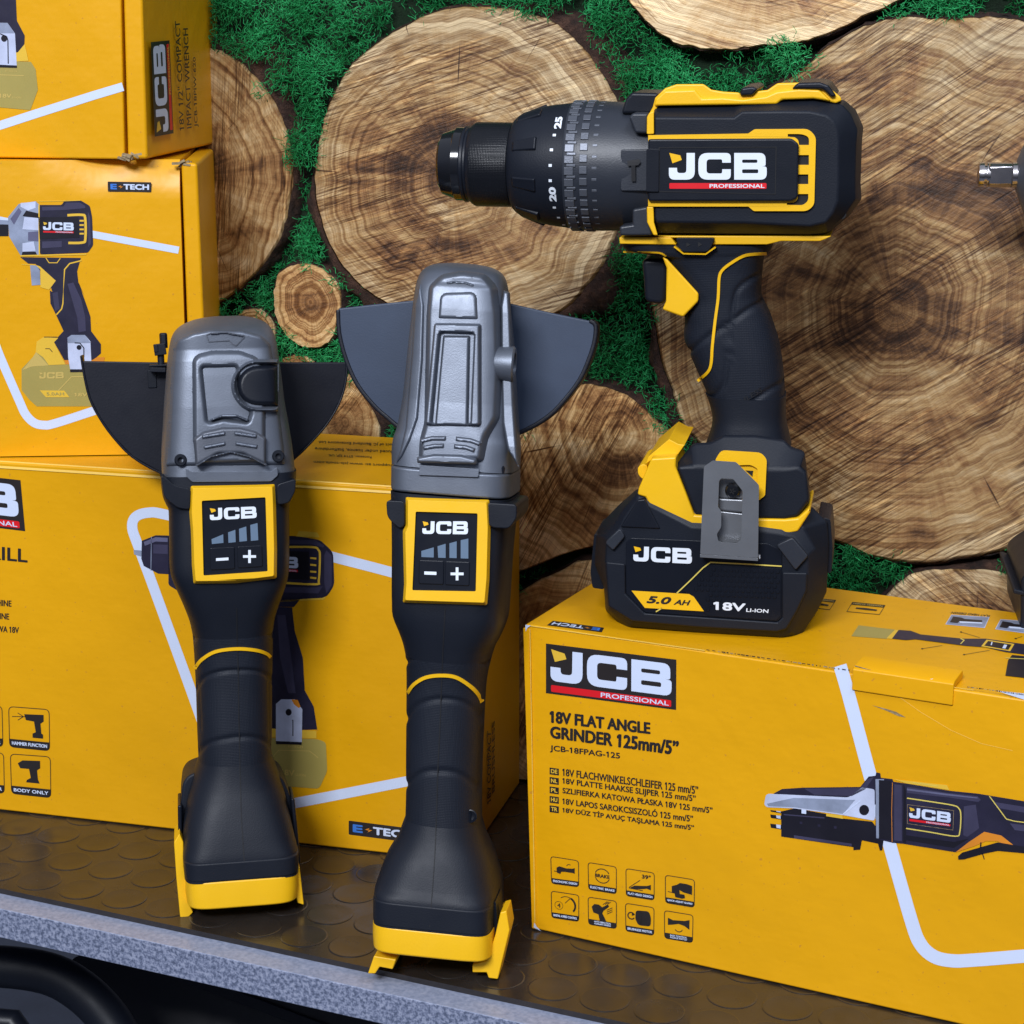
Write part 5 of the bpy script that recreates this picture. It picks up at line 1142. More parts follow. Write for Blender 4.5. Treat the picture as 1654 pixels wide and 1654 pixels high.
for q in (((655, 713), (775, 694)), ((820, 694), (935, 711)), ((664, 767), (775, 746)), ((826, 746), (938, 764))): rib_px(mb, Z3(*q), 6.5, cv, .003, .0080, 'grey')
rib_px(mb, Z3((625, 862), (700, 815), (800, 790), (900, 815), (985, 858)), 3, cv, .003, .0078, 'grey'); rib_px(mb, Z3((700, 628), (760, 606), (830, 606), (890, 630)), 3.5, cv, .001, .0058, 'grey')
mb.build('housing_ribs', head, angle=50)
mb = MB(); aw = Z3((678, 193), (700, 184), (780, 180), (872, 196), (872, 206), (830, 248), (812, 240), (796, 222), (690, 228))
a, b = ribbon(aw, 1.3, True); n = len(a); vs = [cv(p, .0024) for p in a+b]; mb.add(vs, [(i, (i+1) % n, n+(i+1) % n, n+i) for i in range(n)], 'greydark')
rib_px(mb, Z3((700, 188), (780, 184), (866, 200)), 2.4, cv, .0008, .0034, 'grey'); mb.build('rotation_arrow', head)
def dshape(r): return [(Z3((x, y))[0]) for x, y in [(1046, 452-r), (950, 452-r)]+[(938+r*math.cos(R(t)), 452+r*math.sin(R(t))) for t in range(-95, -266, -10)]+[(950, 452+r), (1046, 452+r)]]
mb = MB(); raised(mb, dshape(134), cv, .0, .0072, 'grey', [[(p[0]-(.6 if p[0] > 443 else 0), p[1]) for p in dshape(108)]], soft=(4, .0030)); mb.build('button_surround', head, angle=50)
mb = MB(); raised(mb, [(p[0]-(1.2 if p[0] > 443 else 0), p[1]) for p in dshape(102)], cv, .0, .0072, 'black2', soft=(6, .0026)); mb.build('spindle_lock_button', head, angle=50)
mb = MB(); raised(mb, rnd([(x, y, 3) for x, y in Z3((572, 878), (602, 898), (1010, 896), (1042, 872), (1046, 915), (1012, 946), (606, 950), (575, 920))], 3), planeconv(f1, .034), -.004, .0028, 'grey'); mb.build('front_lip', head, bevel=.0009)
for x, y in Z3((546, 836), (1047, 816)):
    u, v = f1.P(x, y, .034); mb = MB(); mb.lathe([(-.002, .0031), (.0016, .0031), (.0021, .0026), (.0021, .0015), (.0008, .0013), (.0006, .0001)], (u, v, .0338), 'black2', axis='w', n=28); mb.build('screw', head)
mb = MB(); u, v = f1.P(374, 566, -.03); mb.lathe([(-.012, .0190), (0, .0190), (.002, .0180), (.006, .0150)], (u, v, -.030), 'black2', axis='w', n=48, mod=lambda k, a, r: r+.0009*math.cos(6*a)); mb.build('flange_nut', g1)
mt = Body(f1, [(768, 258.5, 477, .0360, -.035, 6), (800, 262, 475.5, .0360, -.035, 6), (816, 268, 469, .0358, -.035, 6), (828, 272, 466, .0356, -.035, 6), (880, 273, 466, .0356, -.035, 6), (925, 274.5, 466, .0352, -.035, 5.5), (952, 283, 463, .0340, -.034, 4.6), (983, 296, 453, .0315, -.032, 3.7), (1010, 306, 444.5, .0288, -.029, 3.1), (1032, 311, 441.5, .0268, -.027, 2.7)])
mo = mt.mesh('black', sub=3).build('motor_housing', g1, angle=60)
for pts in (((445, 905), (520, 962), (598, 978), (594, 1085), (530, 1075), (462, 1020)), ((1036, 955), (1085, 940), (1135, 925), (1132, 990), (1100, 1050), (1040, 1062))):
    mb = MB(); mb.prism(rnd([(*p, .002) for p in f1.PP(Z3(*pts), .03)], 4), -.034, .0372, 'black2'); mb.build('shoulder_block', mo, bevel=.0012)
panel(g1, f1, .0362, rnd([(*p, 3) for p in Z3((596, 966), (1032, 958), (1036, 1060), (1042, 1300), (1040, 1444), (830, 1470), (612, 1472), (604, 1380), (598, 1200), (590, 1100))], 3), rnd([(*p, 2) for p in Z3((655, 1046), (982, 1028), (993, 1408), (664, 1430))], 2),
      Z3((695, 1084), (936, 1075), (937, 1134), (697, 1146)), [Z3((705, 1243), (765, 1218), (766, 1262), (707, 1268)), Z3((790, 1208), (827, 1195), (829, 1258), (792, 1262)), Z3((846, 1190), (883, 1178), (887, 1252), (848, 1256)), Z3((904, 1170), (941, 1160), (945, 1248), (907, 1252))],
      [Z3((698, 1288), (822, 1282), (825, 1396), (700, 1402)), Z3((838, 1280), (964, 1274), (968, 1384), (841, 1392))], Z3((728, 1341), (792, 1337), (792, 1351), (728, 1355)), (Z3((900, 1332))[0], 10.5, 2.1))
gr = Body(f1, [(1032, 311, 441.5, .0268, -.027, 2.7), (1060, 313.5, 441, .0256, -.026, 2.6), (1095, 315.5, 440.5, .0250, -.0255, 2.5), (1130, 317, 440, .0247, -.025, 2.5), (1190, 319, 440, .0247, -.025, 2.5), (1238, 321, 439.5, .0250, -.0255, 2.5)])
GC1 = [(Z5((212, 140), (222, 130), (270, 98), (400, 84), (500, 90), (556, 120), (566, 130)), .0011, .0011), (Z5((216, 370), (225, 350), (260, 300), (330, 276), (410, 270), (500, 276), (550, 310), (560, 325)), .0011, .0011),
       (Z5((232, 625), (242, 610), (290, 575), (411, 553), (500, 560), (548, 590), (560, 600)), .0011, .0011), (Z5((238, 350), (246, 520)), .0006, .0008), (Z5((538, 320), (542, 560)), .0006, .0008)]
gr.mesh('grip', sub=18, carve=GC1).build('handle_grip', g1, angle=75)
bs = Body(f1, [(1238, 321, 439.5, .0250, -.0255, 2.5), (1256, 315, 446, .0258, -.0275, 2.6), (1278, 308, 453, .0272, -.0295, 2.8), (1300, 303, 460, .0292, -.0320, 3.2), (1340, 297, 469, .0328, -.0345, 3.9), (1375, 295, 476, .0354, -.0365, 4.8), (1392, 295, 479.5, .0363, -.037, 6), (1424, 298, 481, .0366, -.037, 7)])
bo = bs.mesh('black', sub=2).build('battery_mount', g1, angle=60)
bb = Body(f1, [(1391, 295.5, 481, .0370, -.0372, 7), (1422, 298, 481.5, .0370, -.0372, 7)]); bb.mesh('black', sub=1).build('mount_band', bo, bevel=.0011)
draped(g1, f1, [gr, bs, mt], [
    (Z5((222, 262), (250, 225), (310, 190), (400, 178), (480, 184), (525, 198), (544, 214)), 5.2, 'yellow', .0008),
    (Z5((222, 130), (270, 98), (400, 84), (500, 90), (556, 120)), 2.2, 'groove', .0003), (Z5((225, 350), (260, 300), (330, 276), (410, 270), (500, 276), (550, 310)), 2.2, 'groove', .0003),
    (Z5((242, 610), (290, 575), (411, 553), (500, 560), (548, 590)), 2.2, 'groove', .0003),
    (Z5((400, 5), (402, 170), (406, 270), (408, 420), (411, 560), (414, 700), (420, 900), (432, 1080)), 1.4, 'groove', .0003)])
yb = Body(f1, [(1421, 299, 481.5, .0370, -.0366, 6), (1445, 299, 482, .0372, -.0366, 6), (1466, 302, 480, .0368, -.036, 6)])
yb.mesh('yellow', sub=1).build('mount_rim', g1, bevel=.0012)
rail(g1, f1, [(290, 1346), (281, 1361), (285, 1420), (291, 1482), (302, 1484), (312, 1474), (303, 1455), (303, 1425), (297, 1400), (296, 1360)], -.006, .022)
rail(g1, f1, [(479, 1403), (484, 1400), (491, 1462), (481, 1459), (476, 1440)], .0, .026)
wp = [(322, 1244), (303, 1252), (295, 1264), (292, 1292), (291, 1380), (300, 1410), (478, 1400), (480, 1372), (471, 1292), (464, 1272), (456, 1255), (436, 1242)]
mb = MB(); mb.prism(rnd([(*p, .003) for p in f1.PP(wp, .004)], 4), -.030, .006, 'black'); mb.build('battery_hood', bo, bevel=.003, seg=4)
for sgn, px in ((-1, 291), (1, 480)):
    mb = MB(); q = [(px-3*(sgn < 0)-1, 1292), (px+3, 1292), (px+4, 1395), (px-2, 1402)] if sgn < 0 else [(px-12, 1280), (px-6, 1282), (px+4, 1385), (px-4, 1392)]
    mb.prism(f1.PP(q, 0), -.016, .012, 'black2'); mb.build('release_button', g1, bevel=.001)
GW = -.030
arcR = [(560, 585), (559, 612), (551, 643.5), (535, 675), (513, 703), (475, 741), (440, 762), (400, 775)]
arcL = [(133, 577), (136, 606), (145, 643.5), (161, 675), (183, 706), (214, 738), (258, 763), (300, 775)]
guard(g1, f1, GW, [(133, 583), (239, 585), (370, 586), (449, 585), (560, 585)]+arcR[1:]+arcL[::-1][:-1], 'guardblk', smoothpath([(560, 586)]+arcR[1:]+arcL[::-1][:-1]+[(131, 574)], 3), .016, .0013)
def px3(x, y, w): return (*f1.P(*Z3((x, y))[0], w), w)
c_ = MB(); p = px3(458, 218, -.024); c_.lathe([(-.0045, .0022), (.003, .0022), (.0036, .0016)], p, 'black2', axis='v', n=6)
p = px3(440, 268, -.024); c_.box(p, (.0062, .0060, .007), 'black2', Matrix.Rotation(.1, 3, 'Z')); p = px3(420, 262, -.023); c_.box(p, (.0022, .0042, .006), 'black2')
p = px3(445, 320, -.024); c_.lathe([(-.006, .0018), (.004, .0018)], p, 'black', axis='v', n=16); p = px3(430, 372, -.025); c_.box(p, (.0082, .0026, .007), 'black2', Matrix.Rotation(-.06, 3, 'Z')); p = px3(432, 350, -.025); c_.box(p, (.0096, .0012, .008), 'black2')
p = px3(400, 420, -.0297); c_.box(p, (.0045, .0095, .0008), 'black2'); c_.build('guard_clamp', g1, bevel=.0005)
# ---------------------------------------------------------------- cordless drill
ff = onz(1130, 1028, zR); yD = R(-11); Wd = Vector((math.sin(yD), -math.cos(yD), 0)); fD = frame_yaw(ff-Wd*.0345, yD)
dr = root('cordless_drill', fD, 'black and yellow cordless hammer drill with battery standing on the right box', 'drill')
def fl2(rings, mats, name, parent, bevel=0, seg=3, angle=35, mb=None):
    mb = mb or MB(); mb.loft([[(*fD.P(x, y, w), w) for x, y in pts] for pts, w in rings], mats); return mb.build(name, parent, bevel=bevel, seg=seg, angle=angle)
A_ = [(72, 222), (640, 208), (700, 200), (970, 176), (1200, 168), (1330, 185), (1410, 180), (1490, 250), (1544, 370), (1534, 470), (1524, 760), (1530, 880), (1440, 1000), (1280, 1132), (1170, 1140), (700, 1138), (640, 1138), (100, 1132), (68, 1050), (66, 400)]
B_ = [(72, 304), (632, 304), (690, 264), (970, 260), (1165, 262), (1280, 288), (1335, 330), (1362, 390), (1372, 470), (1370, 560), (1368, 760), (1362, 890), (1330, 975), (1280, 1042), (1165, 1068), (700, 1044), (640, 1044), (86, 1040), (76, 1000), (74, 420)]
C_ = [(x+(s*14 if x > 1200 else 0), y) for (x, y), s in zip([((a[0]*.75+b[0]*.25), (a[1]*.8+b[1]*.2)) for a, b in zip(A_, B_)], [0]*20)]
sh_ = fl2([(R3(*A_), -.028), (R3(*A_), .008), (R3(*C_), .024), (R3(*B_), .0325)], 'black', 'motor_shell', dr, bevel=.0010, angle=28)
# rear cap grille and screws recesses
pD = lambda w: planeconv(fD, w)
mb = MB()
for x, y in ((1400, 338), (1388, 984)): raised(mb, circ(R3((x, y))[0], 8, 20), pD(.0235), -.004, .0006, 'groove')
mb.build('screw_recess', sh_)
mb = MB()
for i in range(3):
    for j in range(5): raised(mb, rnd([(*p, .8) for p in R3((1440+26*i, 575+30*j), (1456+26*i, 570+30*j), (1456+26*i, 588+30*j), (1440+26*i, 593+30*j))], 2), pD(.0135-.0035*i), -.003, .0006, 'groove')
mb.build('rear_grille', sh_)
mb = MB(); raised(mb, R3((1448, 480), (1462, 455), (1512, 432), (1514, 446), (1470, 468), (1456, 492)), pD(.014), -.006, .0012, 'yellow'); raised(mb, R3((1436, 822), (1506, 778), (1508, 800), (1442, 845)), pD(.014), -.006, .0012, 'yellow'); mb.build('rear_trim', sh_, bevel=.0004)
# yellow side frame with vents
out = rnd([(30, 428, 0), (735, 416, 4), (778, 386, 12), (1160, 384, 60), (1210, 440, 30), (1198, 920, 30), (1150, 962, 40), (772, 962, 12), (735, 930, 4), (30, 930, 0)], 5)
vents = [rnd([(1012, 420), (1110, 420, 30), (1162, 440, 40), (1160, 497), (1092, 497), (1085, 460, 20), (1060, 442, 10), (1012, 438)], 4), [(1084, 568), (1160, 568), (1160, 637), (1084, 637)], [(1082, 704), (1156, 704), (1156, 772), (1082, 772)], rnd([(1084, 842), (1156, 842), (1156, 890, 30), (1120, 920, 20), (1005, 918), (1005, 905), (1060, 900, 10), (1080, 880, 10)], 4)]
mb = MB(); raised(mb, R3(*out), pD(.0325), -.002, .0016, 'yellow', [R3(*v_) for v_ in vents])
vf = mb.build('side_frame', dr, bevel=.0006)
mb = MB(); raised(mb, R3((990, 410), (1170, 410), (1170, 928), (990, 928)), pD(.0325), -.003, .0004, 'groove'); mb.build('vent_backing', vf)
mb = MB(); raised(mb, rnd([(*p, 2) for p in R3((22, 300), (40, 270), (70, 262), (72, 420), (20, 422))], 2), pD(.030), -.006, .004, 'yellow'); mb.build('front_trim', dr, bevel=.0006); mb = MB(); raised(mb, R3((20, 930), (68, 932), (72, 1040), (98, 1132), (68, 1132), (22, 1040)), pD(.030), -.006, .004, 'yellow'); mb.build('front_trim', dr, bevel=.0006)
mb = MB(); raised(mb, rnd([(*p, 5) for p in R3((30, 455), (1040, 450), (1090, 490), (1083, 870), (1040, 893), (30, 893))], 5), pD(.0335), -.003, .0032, 'black2'); lp = mb.build('label_plate', dr, bevel=.0014, seg=4)
mb = MB(); a, b = ribbon(R3((108, 516), (930, 512), (924, 842), (108, 824)), 1.4, True); n = len(a); cvp = pD(.0367)
mb.add([cvp(p, .0002) for p in a+b], [(i, (i+1) % n, n+(i+1) % n, n+i) for i in range(n)], 'groove'); mb.build('label_border', lp)
pr = Print(fD, .0369); pr.jcb(R3((176, 553), (864, 553), (864, 741), (176, 741)), 1); pr.done('printed_logo', lp)
mb = MB(); raised(mb, rnd([(*p, 2) for p in R3((18, 524), (106, 528), (104, 826), (16, 824))], 3), pD(.0345), -.006, .0034, 'black2'); mb.build('front_tab', dr, bevel=.0009)
# top yellow housing
Yt = [(20, 300), (42, 268), (62, 232), (80, 165), (150, 98), (230, 70), (420, 68), (475, 108), (560, 122), (670, 128), (690, 148), (770, 146), (800, 118), (870, 110), (940, 62), (1080, 58), (1250, 60), (1300, 90), (1385, 160), (1392, 186), (1350, 205), (1190, 168), (975, 178), (935, 210), (100, 222), (72, 300)]
mb = MB(); mb.loft([[(*fD.P(x, y, w), w) for x, y in R3(*Yt)] for w in (-.022, .0245)], 'yellow'); yt = mb.build('top_housing', dr, bevel=.0016, seg=3)
mb = MB(); mb.prism(fD.PP(R3((72, 225), (84, 170), (150, 112), (360, 104), (410, 165), (560, 160), (700, 172), (860, 150), (935, 118), (1090, 100), (1235, 106), (1320, 190), (1190, 172), (972, 180), (935, 211), (100, 222)), .0245), .020, .0262, 'yellow'); mb.build('housing_step', yt, bevel=.0012)
for q in (((678, 148), (690, 92), (770, 82), (810, 100), (770, 146)), ((1042, 100), (1085, 56), (1240, 52), (1300, 72), (1358, 152), (1320, 162), (1262, 104))):
    mb = MB(); mb.prism(fD.PP(R3(*q), .022), -.020, .027, 'black2'); mb.build('rubber_pad', yt, bevel=.0012)
# front black bracket around the gear case
mb = MB(); mb.prism(fD.PP(Z1((722, 188), (738, 134), (760, 110), (858, 112), (850, 158), (830, 186)), .018), -.018, .018, 'black2'); mb.build('front_cap', dr, bevel=.0014)
for q in (((752, 200), (765, 184), (822, 184), (820, 258), (775, 256)), ((765, 530), (820, 520), (838, 625), (720, 626), (718, 592), (765, 585))):
    mb = MB(); mb.prism(fD.PP(Z1(*q), .026), -.02, .0285, 'clutch'); mb.build('gear_bracket', dr, bevel=.0012)
# turned parts
PXM = (fD.P(1100, 268, 0)[0]-fD.P(900, 268, 0)[0])/200.0
vA = fD.P(900, 267.5, 0)[1]; uz = lambda z: fD.P(680+z/2.235, 268, 0)[0]; rz = lambda z: z/2.235*PXM
def turned(name, prof, mat, parent=dr, n=96, mod=None, angle=35):
    mb = MB(); mb.lathe([(uz(z), rz(r)) for z, r in prof], (0, vA, 0), mat, n=n, mod=mod); return mb.build(name, parent, angle=angle)
ck = turned('chuck_nose', [(84, 40), (77, 62), (75, 97), (84, 111), (128, 128), (133, 132), (160, 132)], 'gloss')
turned('chuck_ring', [(158, 131), (164, 136), (172, 136), (176, 132), (182, 132), (190, 143), (200, 149)], 'black2')
MBt = MB(); MBt.lathe([(uz(70), rz(30)), (uz(76), rz(34)), (uz(85), rz(34))], (0, vA, 0), 'groove', n=30); MBt.build('jaws', ck)
turned('chuck_sleeve', [(198, 148), (204, 151), (325, 151), (333, 149), (340, 140)], 'knurl' if 'knurl' in M else 'black2')
def cl(k, a, r):
    return r*(1-.035*max(0, math.cos(a*9))**2) if k in (3, 4) else r
turned('clutch_ring', [(334, 146), (340, 160), (352, 172), (372, 186), (405, 197), (440, 207), (470, 213), (500, 217), (535, 221), (548, 223)], 'black', mod=None)
mb = MB()
for i in range(9):
    a = 2*math.pi*(i+.5)/9+.10; da = .17
    for (z0, z1, r0, r1, ex) in ((350, 454, 173, 209, 10),):
        vs = []
        for (z, r, sa) in ((z0, r0-8, .75), (z1, r1-10, .85), (z1-8, r1+ex, .62), (z0+14, r0+ex+4, .55)):
            for s_ in (-1, 1):
                A2 = a+s_*da*sa; vs.append((uz(z), vA+rz(r)*math.sin(A2), rz(r)*math.cos(A2)))
        mb.add(vs, [(0, 1, 3, 2), (6, 7, 5, 4), (0, 2, 4, 6), (1, 7, 5, 3), (2, 3, 5, 4), (0, 6, 7, 1)], 'black2')
mb.build('grip_lugs', dr, bevel=.0007)
gc = turned('gear_case', [(546, 223), (552, 226), (600, 228), (650, 229), (700, 228), (740, 226), (800, 222), (870, 215)], 'clutch')
mb = MB()
def tooth(z0, z1, a, da, r, h, mat='clutch'):
    vs = []
    for z in (z0, z1):
        for s_ in (-1, 1):
            for rr2 in (r-3, r+h): vs.append((uz(z), vA+rz(rr2)*math.sin(a+s_*da), rz(rr2)*math.cos(a+s_*da)))
    mb.add(vs, [(0, 1, 3, 2), (4, 6, 7, 5), (0, 4, 5, 1), (2, 3, 7, 6), (1, 5, 7, 3), (0, 2, 6, 4)], mat)
for i in range(36):
    a = 2*math.pi*i/36
    tooth(554, 586, a, .058, 227, 5, 'greydark'); tooth(562, 594, a+.087, .020, 227, 5, 'greydark'); tooth(607, 634, a+.02, .056, 228.5, 4.6, 'greydark'); tooth(650, 668, a+.05, .02, 229, .5, 'greydark')
mb.build('clutch_teeth', gc, bevel=.0002)
M_ = MB()
def scale_mark(mbx, name_pts, z, a, txt=None, sz=9):
    """white mark or number on the clutch ring, at angle a above the facing side"""
    rr3 = lambda zz: (217+(zz-500)*.12)+1.2
    if txt is None:
        vs = [(uz(z+dz), vA+rz(rr3(z))*math.sin(a+da), rz(rr3(z))*math.cos(a+da)) for dz, da in ((-5.5, -.022), (5.5, -.022), (5.5, .022), (-5.5, .022))]; mbx.add(vs, [(0, 1, 2, 3)], 'white')
    else:
        tv, tf = textmesh(txt, .05)
        vs = []
        for x, y in tv:
            zz = z-13+26*y; aa = a+(x-.5)*.26; vs.append((uz(zz), vA+rz(rr3(zz))*math.sin(aa), rz(rr3(zz))*math.cos(aa)))
        mbx.add(vs, tf, 'white')
for k, dy in enumerate((-207, -166, -119, -72, -18, 36, 88, 134, 172, 198)):
    y_ = [212, 253, 302, 355, 408, 457, 505, 543, 572, 590][k]; a = math.asin(max(-.97, min(.97, (373-y_)/219)))
    if k == 0: scale_mark(M_, None, 520, a, '25')
    elif k == 5: scale_mark(M_, None, 510, a, '20')
    else: scale_mark(M_, None, {1: 512, 2: 506, 3: 504, 4: 504, 6: 512, 7: 521, 8: 532, 9: 544}[k], a)
M_.build('clutch_scale', dr, smooth=False)
def gcv(p, h):
    w = .024
    for _ in range(5):
        u, v = fD.P(p[0], p[1], w); w = math.sqrt(max(1e-8, rz(224)**2-(v-vA)**2))
    return (u, v, w+h)
mb = MB(); raised(mb, rnd([(*p, 4) for p in Z1((722, 316), (850, 316), (850, 466), (722, 466))], 4), gcv, -.001, .0012, 'clutch'); mb.build('mode_plate', gc, bevel=.0005)
pr = Print(fD, 0, conv=lambda p, w: gcv(p, .0016+w)); pr.poly(Z1((746, 356), (790, 350), (794, 362), (785, 372), (748, 374)), 'groove', 1); pr.line(Z1((768, 372), (769, 430)), 6.5, 'groove', 1); pr.done('hammer_symbol', gc)
# yellow seam plate and direction switch
mb = MB(); mb.prism(fD.PP(Z1((718, 631), (905, 631), (925, 658), (720, 655)), .021), -.021, .0235, 'yellow'); mb.prism(fD.PP(Z1((838, 626), (1482, 628), (1462, 638), (1440, 646), (1300, 646), (1250, 658), (1052, 658), (1062, 636), (905, 634)), .022), -.022, .0235, 'yellow'); sp_ = mb.build('seam_plate', dr, bevel=.0007)
mb = MB(); mb.prism(rnd([(*p, .0012) for p in fD.PP(Z1((920, 634), (1062, 634), (1048, 668), (1034, 684), (944, 684), (932, 664)), .0245)], 3), -.020, .0262, 'black2'); sw = mb.build('direction_switch', dr, bevel=.0008)
pr = Print(fD, .0264); pr.poly(Z1((958, 652), (974, 660), (958, 668)), 'groove', 1); pr.poly(Z1((1000, 650), (1016, 659), (1000, 668)), 'groove', 1); pr.done('direction_arrows', sw)
# handle
hb = Body(fD, [(396, 1003, 1252, .0225, -.0225, 5), (408, 1010, 1248, .0220, -.022, 4.5), (414, 1030, 1243, .0215, -.0215, 4.2), (420, 1072, 1237, .0212, -.021, 4), (430, 1082, 1234, .0208, -.0205, 3.8), (446, 1092, 1232, .0203, -.020, 3.5), (475, 1108, 1230, .0198, -.0195, 3.2), (490, 1113, 1232, .0196, -.0195, 3.1),
               (513, 1106, 1243, .0196, -.0195, 3.0), (530, 1106.5, 1249, .0197, -.0195, 3), (555, 1105, 1257, .0198, -.0195, 2.9), (575, 1112, 1261, .0197, -.0195, 2.9), (595, 1120, 1264, .0195, -.0195, 2.9), (620, 1131, 1266.5, .0192, -.019, 2.9), (645, 1142, 1267.5, .0190, -.019, 2.9), (664, 1149, 1267, .0190, -.019, 2.9),
               (684, 1153, 1267, .0192, -.0195, 2.9), (700, 1152, 1269, .0200, -.0205, 3.0), (714, 1148, 1272, .0205, -.021, 3.1), (732, 1142, 1276, .0212, -.022, 3.2)])
HC = [(smoothpath(Z2((745, 148), (690, 180), (648, 215), (632, 260), (620, 350), (604, 480), (592, 580), (570, 620), (520, 662)), 3), .0012, .0010), (Z2((760, 256), (690, 296), (620, 345), (540, 395), (425, 480)), .0013, .0011),
      (Z2((845, 575), (760, 625), (660, 690), (540, 752)), .0011, .0010)]
ho = hb.mesh('grip', sub=7, carve=HC).build('handle_grip', dr, angle=75); cvh = hb.conv()
mb = MB(); hb.mesh('black', sub=2, v1=hb.rows[4][0], ex=.0006, v0=None, mb=mb)
MBn = MB(); 
lowv = fD.P(1200, 646, .019)[1]
mb = MB(); hb.mesh('black', sub=2, v1=lowv, ex=.0007, mb=mb); mb.build('handle_neck', dr, angle=60)
mb = MB(); raised(mb, Z2((345, 84), (366, 96), (430, 166), (490, 232), (488, 264), (428, 326), (345, 296), (352, 280), (360, 262), (362, 130)), lambda p, h: pD(.0165)(p, h), -.033, .0042, 'yellow'); tg = mb.build('trigger_guard', dr, bevel=.0016, seg=3)
mb = MB(); mb.prism(rnd([(*p, .003) for p in fD.PP(Z2((262, 95), (360, 95), (366, 150), (356, 276), (275, 268), (270, 170)), .011)], 4), -.011, .0115, 'black2'); mb.build('trigger', dr, bevel=.0022, seg=4)
def dl(items, name, lift=.0004):
    mb = MB()
    for path, wd, mat, h in items:
        a, b = ribbon(path, wd); n = len(a); vs = [cvh(p, h) for p in a+b]+[cvh(p, -.001) for p in a+b]
        mb.add(vs, [(i, i+1, n+i+1, n+i) for i in range(n-1)]+[(i, i+1, 2*n+i+1, 2*n+i) for i in range(n-1)]+[(n+i, n+i+1, 3*n+i+1, 3*n+i) for i in range(n-1)], mat)
    mb.build(name, ho, angle=50)
dl([(smoothpath(Z2((762, 73), (700, 76), (665, 84), (620, 110), (585, 138), (572, 170), (568, 250), (556, 340), (545, 440), (540, 510), (526, 545), (486, 580)), 4), 4.6, 'yellow', .0009),
    (smoothpath(Z2((190, 66), (270, 68), (335, 70), (360, 84)), 4), 2.4, 'yellow', .0009)], 'grip_line')
dl([(Z2((395, 42), (432, 70), (520, 72), (560, 44)), 2.4, 'yellow', .0032)], 'switch_outline')
0 and dl([(smoothpath(Z2((742, 150), (690, 180), (648, 215), (632, 260), (620, 350), (604, 480), (592, 580), (570, 620), (520, 662)), 4), 2.0, 'groove', .0003), (Z2((750, 262), (690, 296), (620, 345), (540, 395), (440, 470)), 2.2, 'groove', .0003),
    (Z2((830, 583), (760, 625), (660, 690), (552, 745)), 2.2, 'groove', .0006)], 'grip_grooves')
pr = Print(fD, 0, conv=lambda p, w: cvh(p, .0005+w)); pr.text('BRUSHLESS', Z2((578, 700), (738, 604), (745, 622), (585, 718)), 'groove', 1, .0); pr.done('embossed_word', ho)
# foot
FA = [(815, 56), (705, 62), (592, 206), (625, 300), (720, 527), (860, 535), (1125, 546), (1290, 552), (1378, 534), (1452, 430), (1446, 330), (1430, 230), (1416, 112), (1330, 84), (1290, 40), (1100, 10), (900, 10)]
FB = [(850, 212), (720, 210), (602, 212), (640, 300), (722, 520), (860, 529), (1125, 540), (1282, 546), (1370, 528), (1444, 428), (1436, 330), (1424, 240), (1370, 215), (1290, 228), (1200, 230), (1100, 222), (950, 215)]
fl2([(R4(*FA), -.030), (R4(*FA), .022), (R4(*FB), .0315)], 'black', 'foot_shell', dr, bevel=.0016, angle=25)
mb = MB(); mb.prism(fD.PP(R4((715, 520), (860, 530), (1125, 545), (1290, 548), (1372, 540), (1446, 474), (1455, 500), (1372, 626), (1292, 642), (1125, 636), (760, 614), (490, 602), (405, 408), (352, 392), (360, 350), (388, 285), (440, 160), (600, 150), (594, 210), (630, 305)), .0325), -.006, .0325, 'yellow')
yf = mb.build('foot_trim', dr, bevel=.0012)
mb = MB(); mb.prism(fD.PP(R4((560, 26), (620, 58), (660, 62), (598, 150), (450, 158), (410, 185), (430, 135)), .020), -.018, .024, 'yellow'); mb.prism(rnd([(*p, .003) for p in fD.PP(R4((358, 210), (385, 190), (420, 195), (415, 280), (388, 286), (358, 255)), .016)], 4), -.016, .018, 'yellow'); mb.build('light_housing', yf, bevel=.0012)
# battery
PA = [(352, 352), (240, 450), (118, 576), (92, 650), (80, 830), (140, 985), (150, 1125), (272, 1245), (720, 1285), (1328, 1322), (1385, 1300), (1500, 1125), (1556, 1010), (1562, 880), (1570, 700), (1560, 560), (1462, 465), (1100, 420), (700, 400)]
PB = [(352, 420), (262, 540), (240, 600), (160, 680), (150, 820), (160, 985), (168, 1100), (318, 1195), (720, 1232), (1240, 1262), (1300, 1230), (1368, 1130), (1430, 1000), (1438, 880), (1440, 775), (1340, 655), (1250, 640), (1100, 620), (700, 600)]
PC = [((a[0]+b[0]*2)/3, (a[1]*1.3+b[1])/2.3) for a, b in zip(PA, PB)]
bt = fl2([(R4(*PA), -.034), (R4(*PA), .019), (R4(*PC), .030), (R4(*PB), .0335)], 'black', 'battery', dr, bevel=.0009, angle=22)
mb = MB(); mb.prism(fD.PP(R4((355, 420), (400, 415), (500, 606), (246, 594)), .0335), .02, .0345, 'black2'); mb.build('battery_shoulder', bt, bevel=.0008)
for q in (((245, 600), (275, 652), (200, 740), (150, 690)), ((1238, 705), (1340, 658), (1440, 775), (1360, 866))):
    mb = MB(); mb.prism(rnd([(*p, .0008) for p in fD.PP(R4(*q), .0345)], 2), .026, .0362, 'clutch'); mb.build('corner_bumper', bt, bevel=.0009)
mb = MB()
raised(mb, R4((150, 815), (275, 828), (278, 1020), (400, 1142), (1242, 1200), (1272, 1172), (1272, 882), (1435, 885), (1430, 1000), (1368, 1130), (1300, 1245), (1240, 1262), (720, 1232), (318, 1195), (168, 1100)), pD(.0335), -.003, .0018, 'black'); mb.build('lower_frame', bt, bevel=.0010)
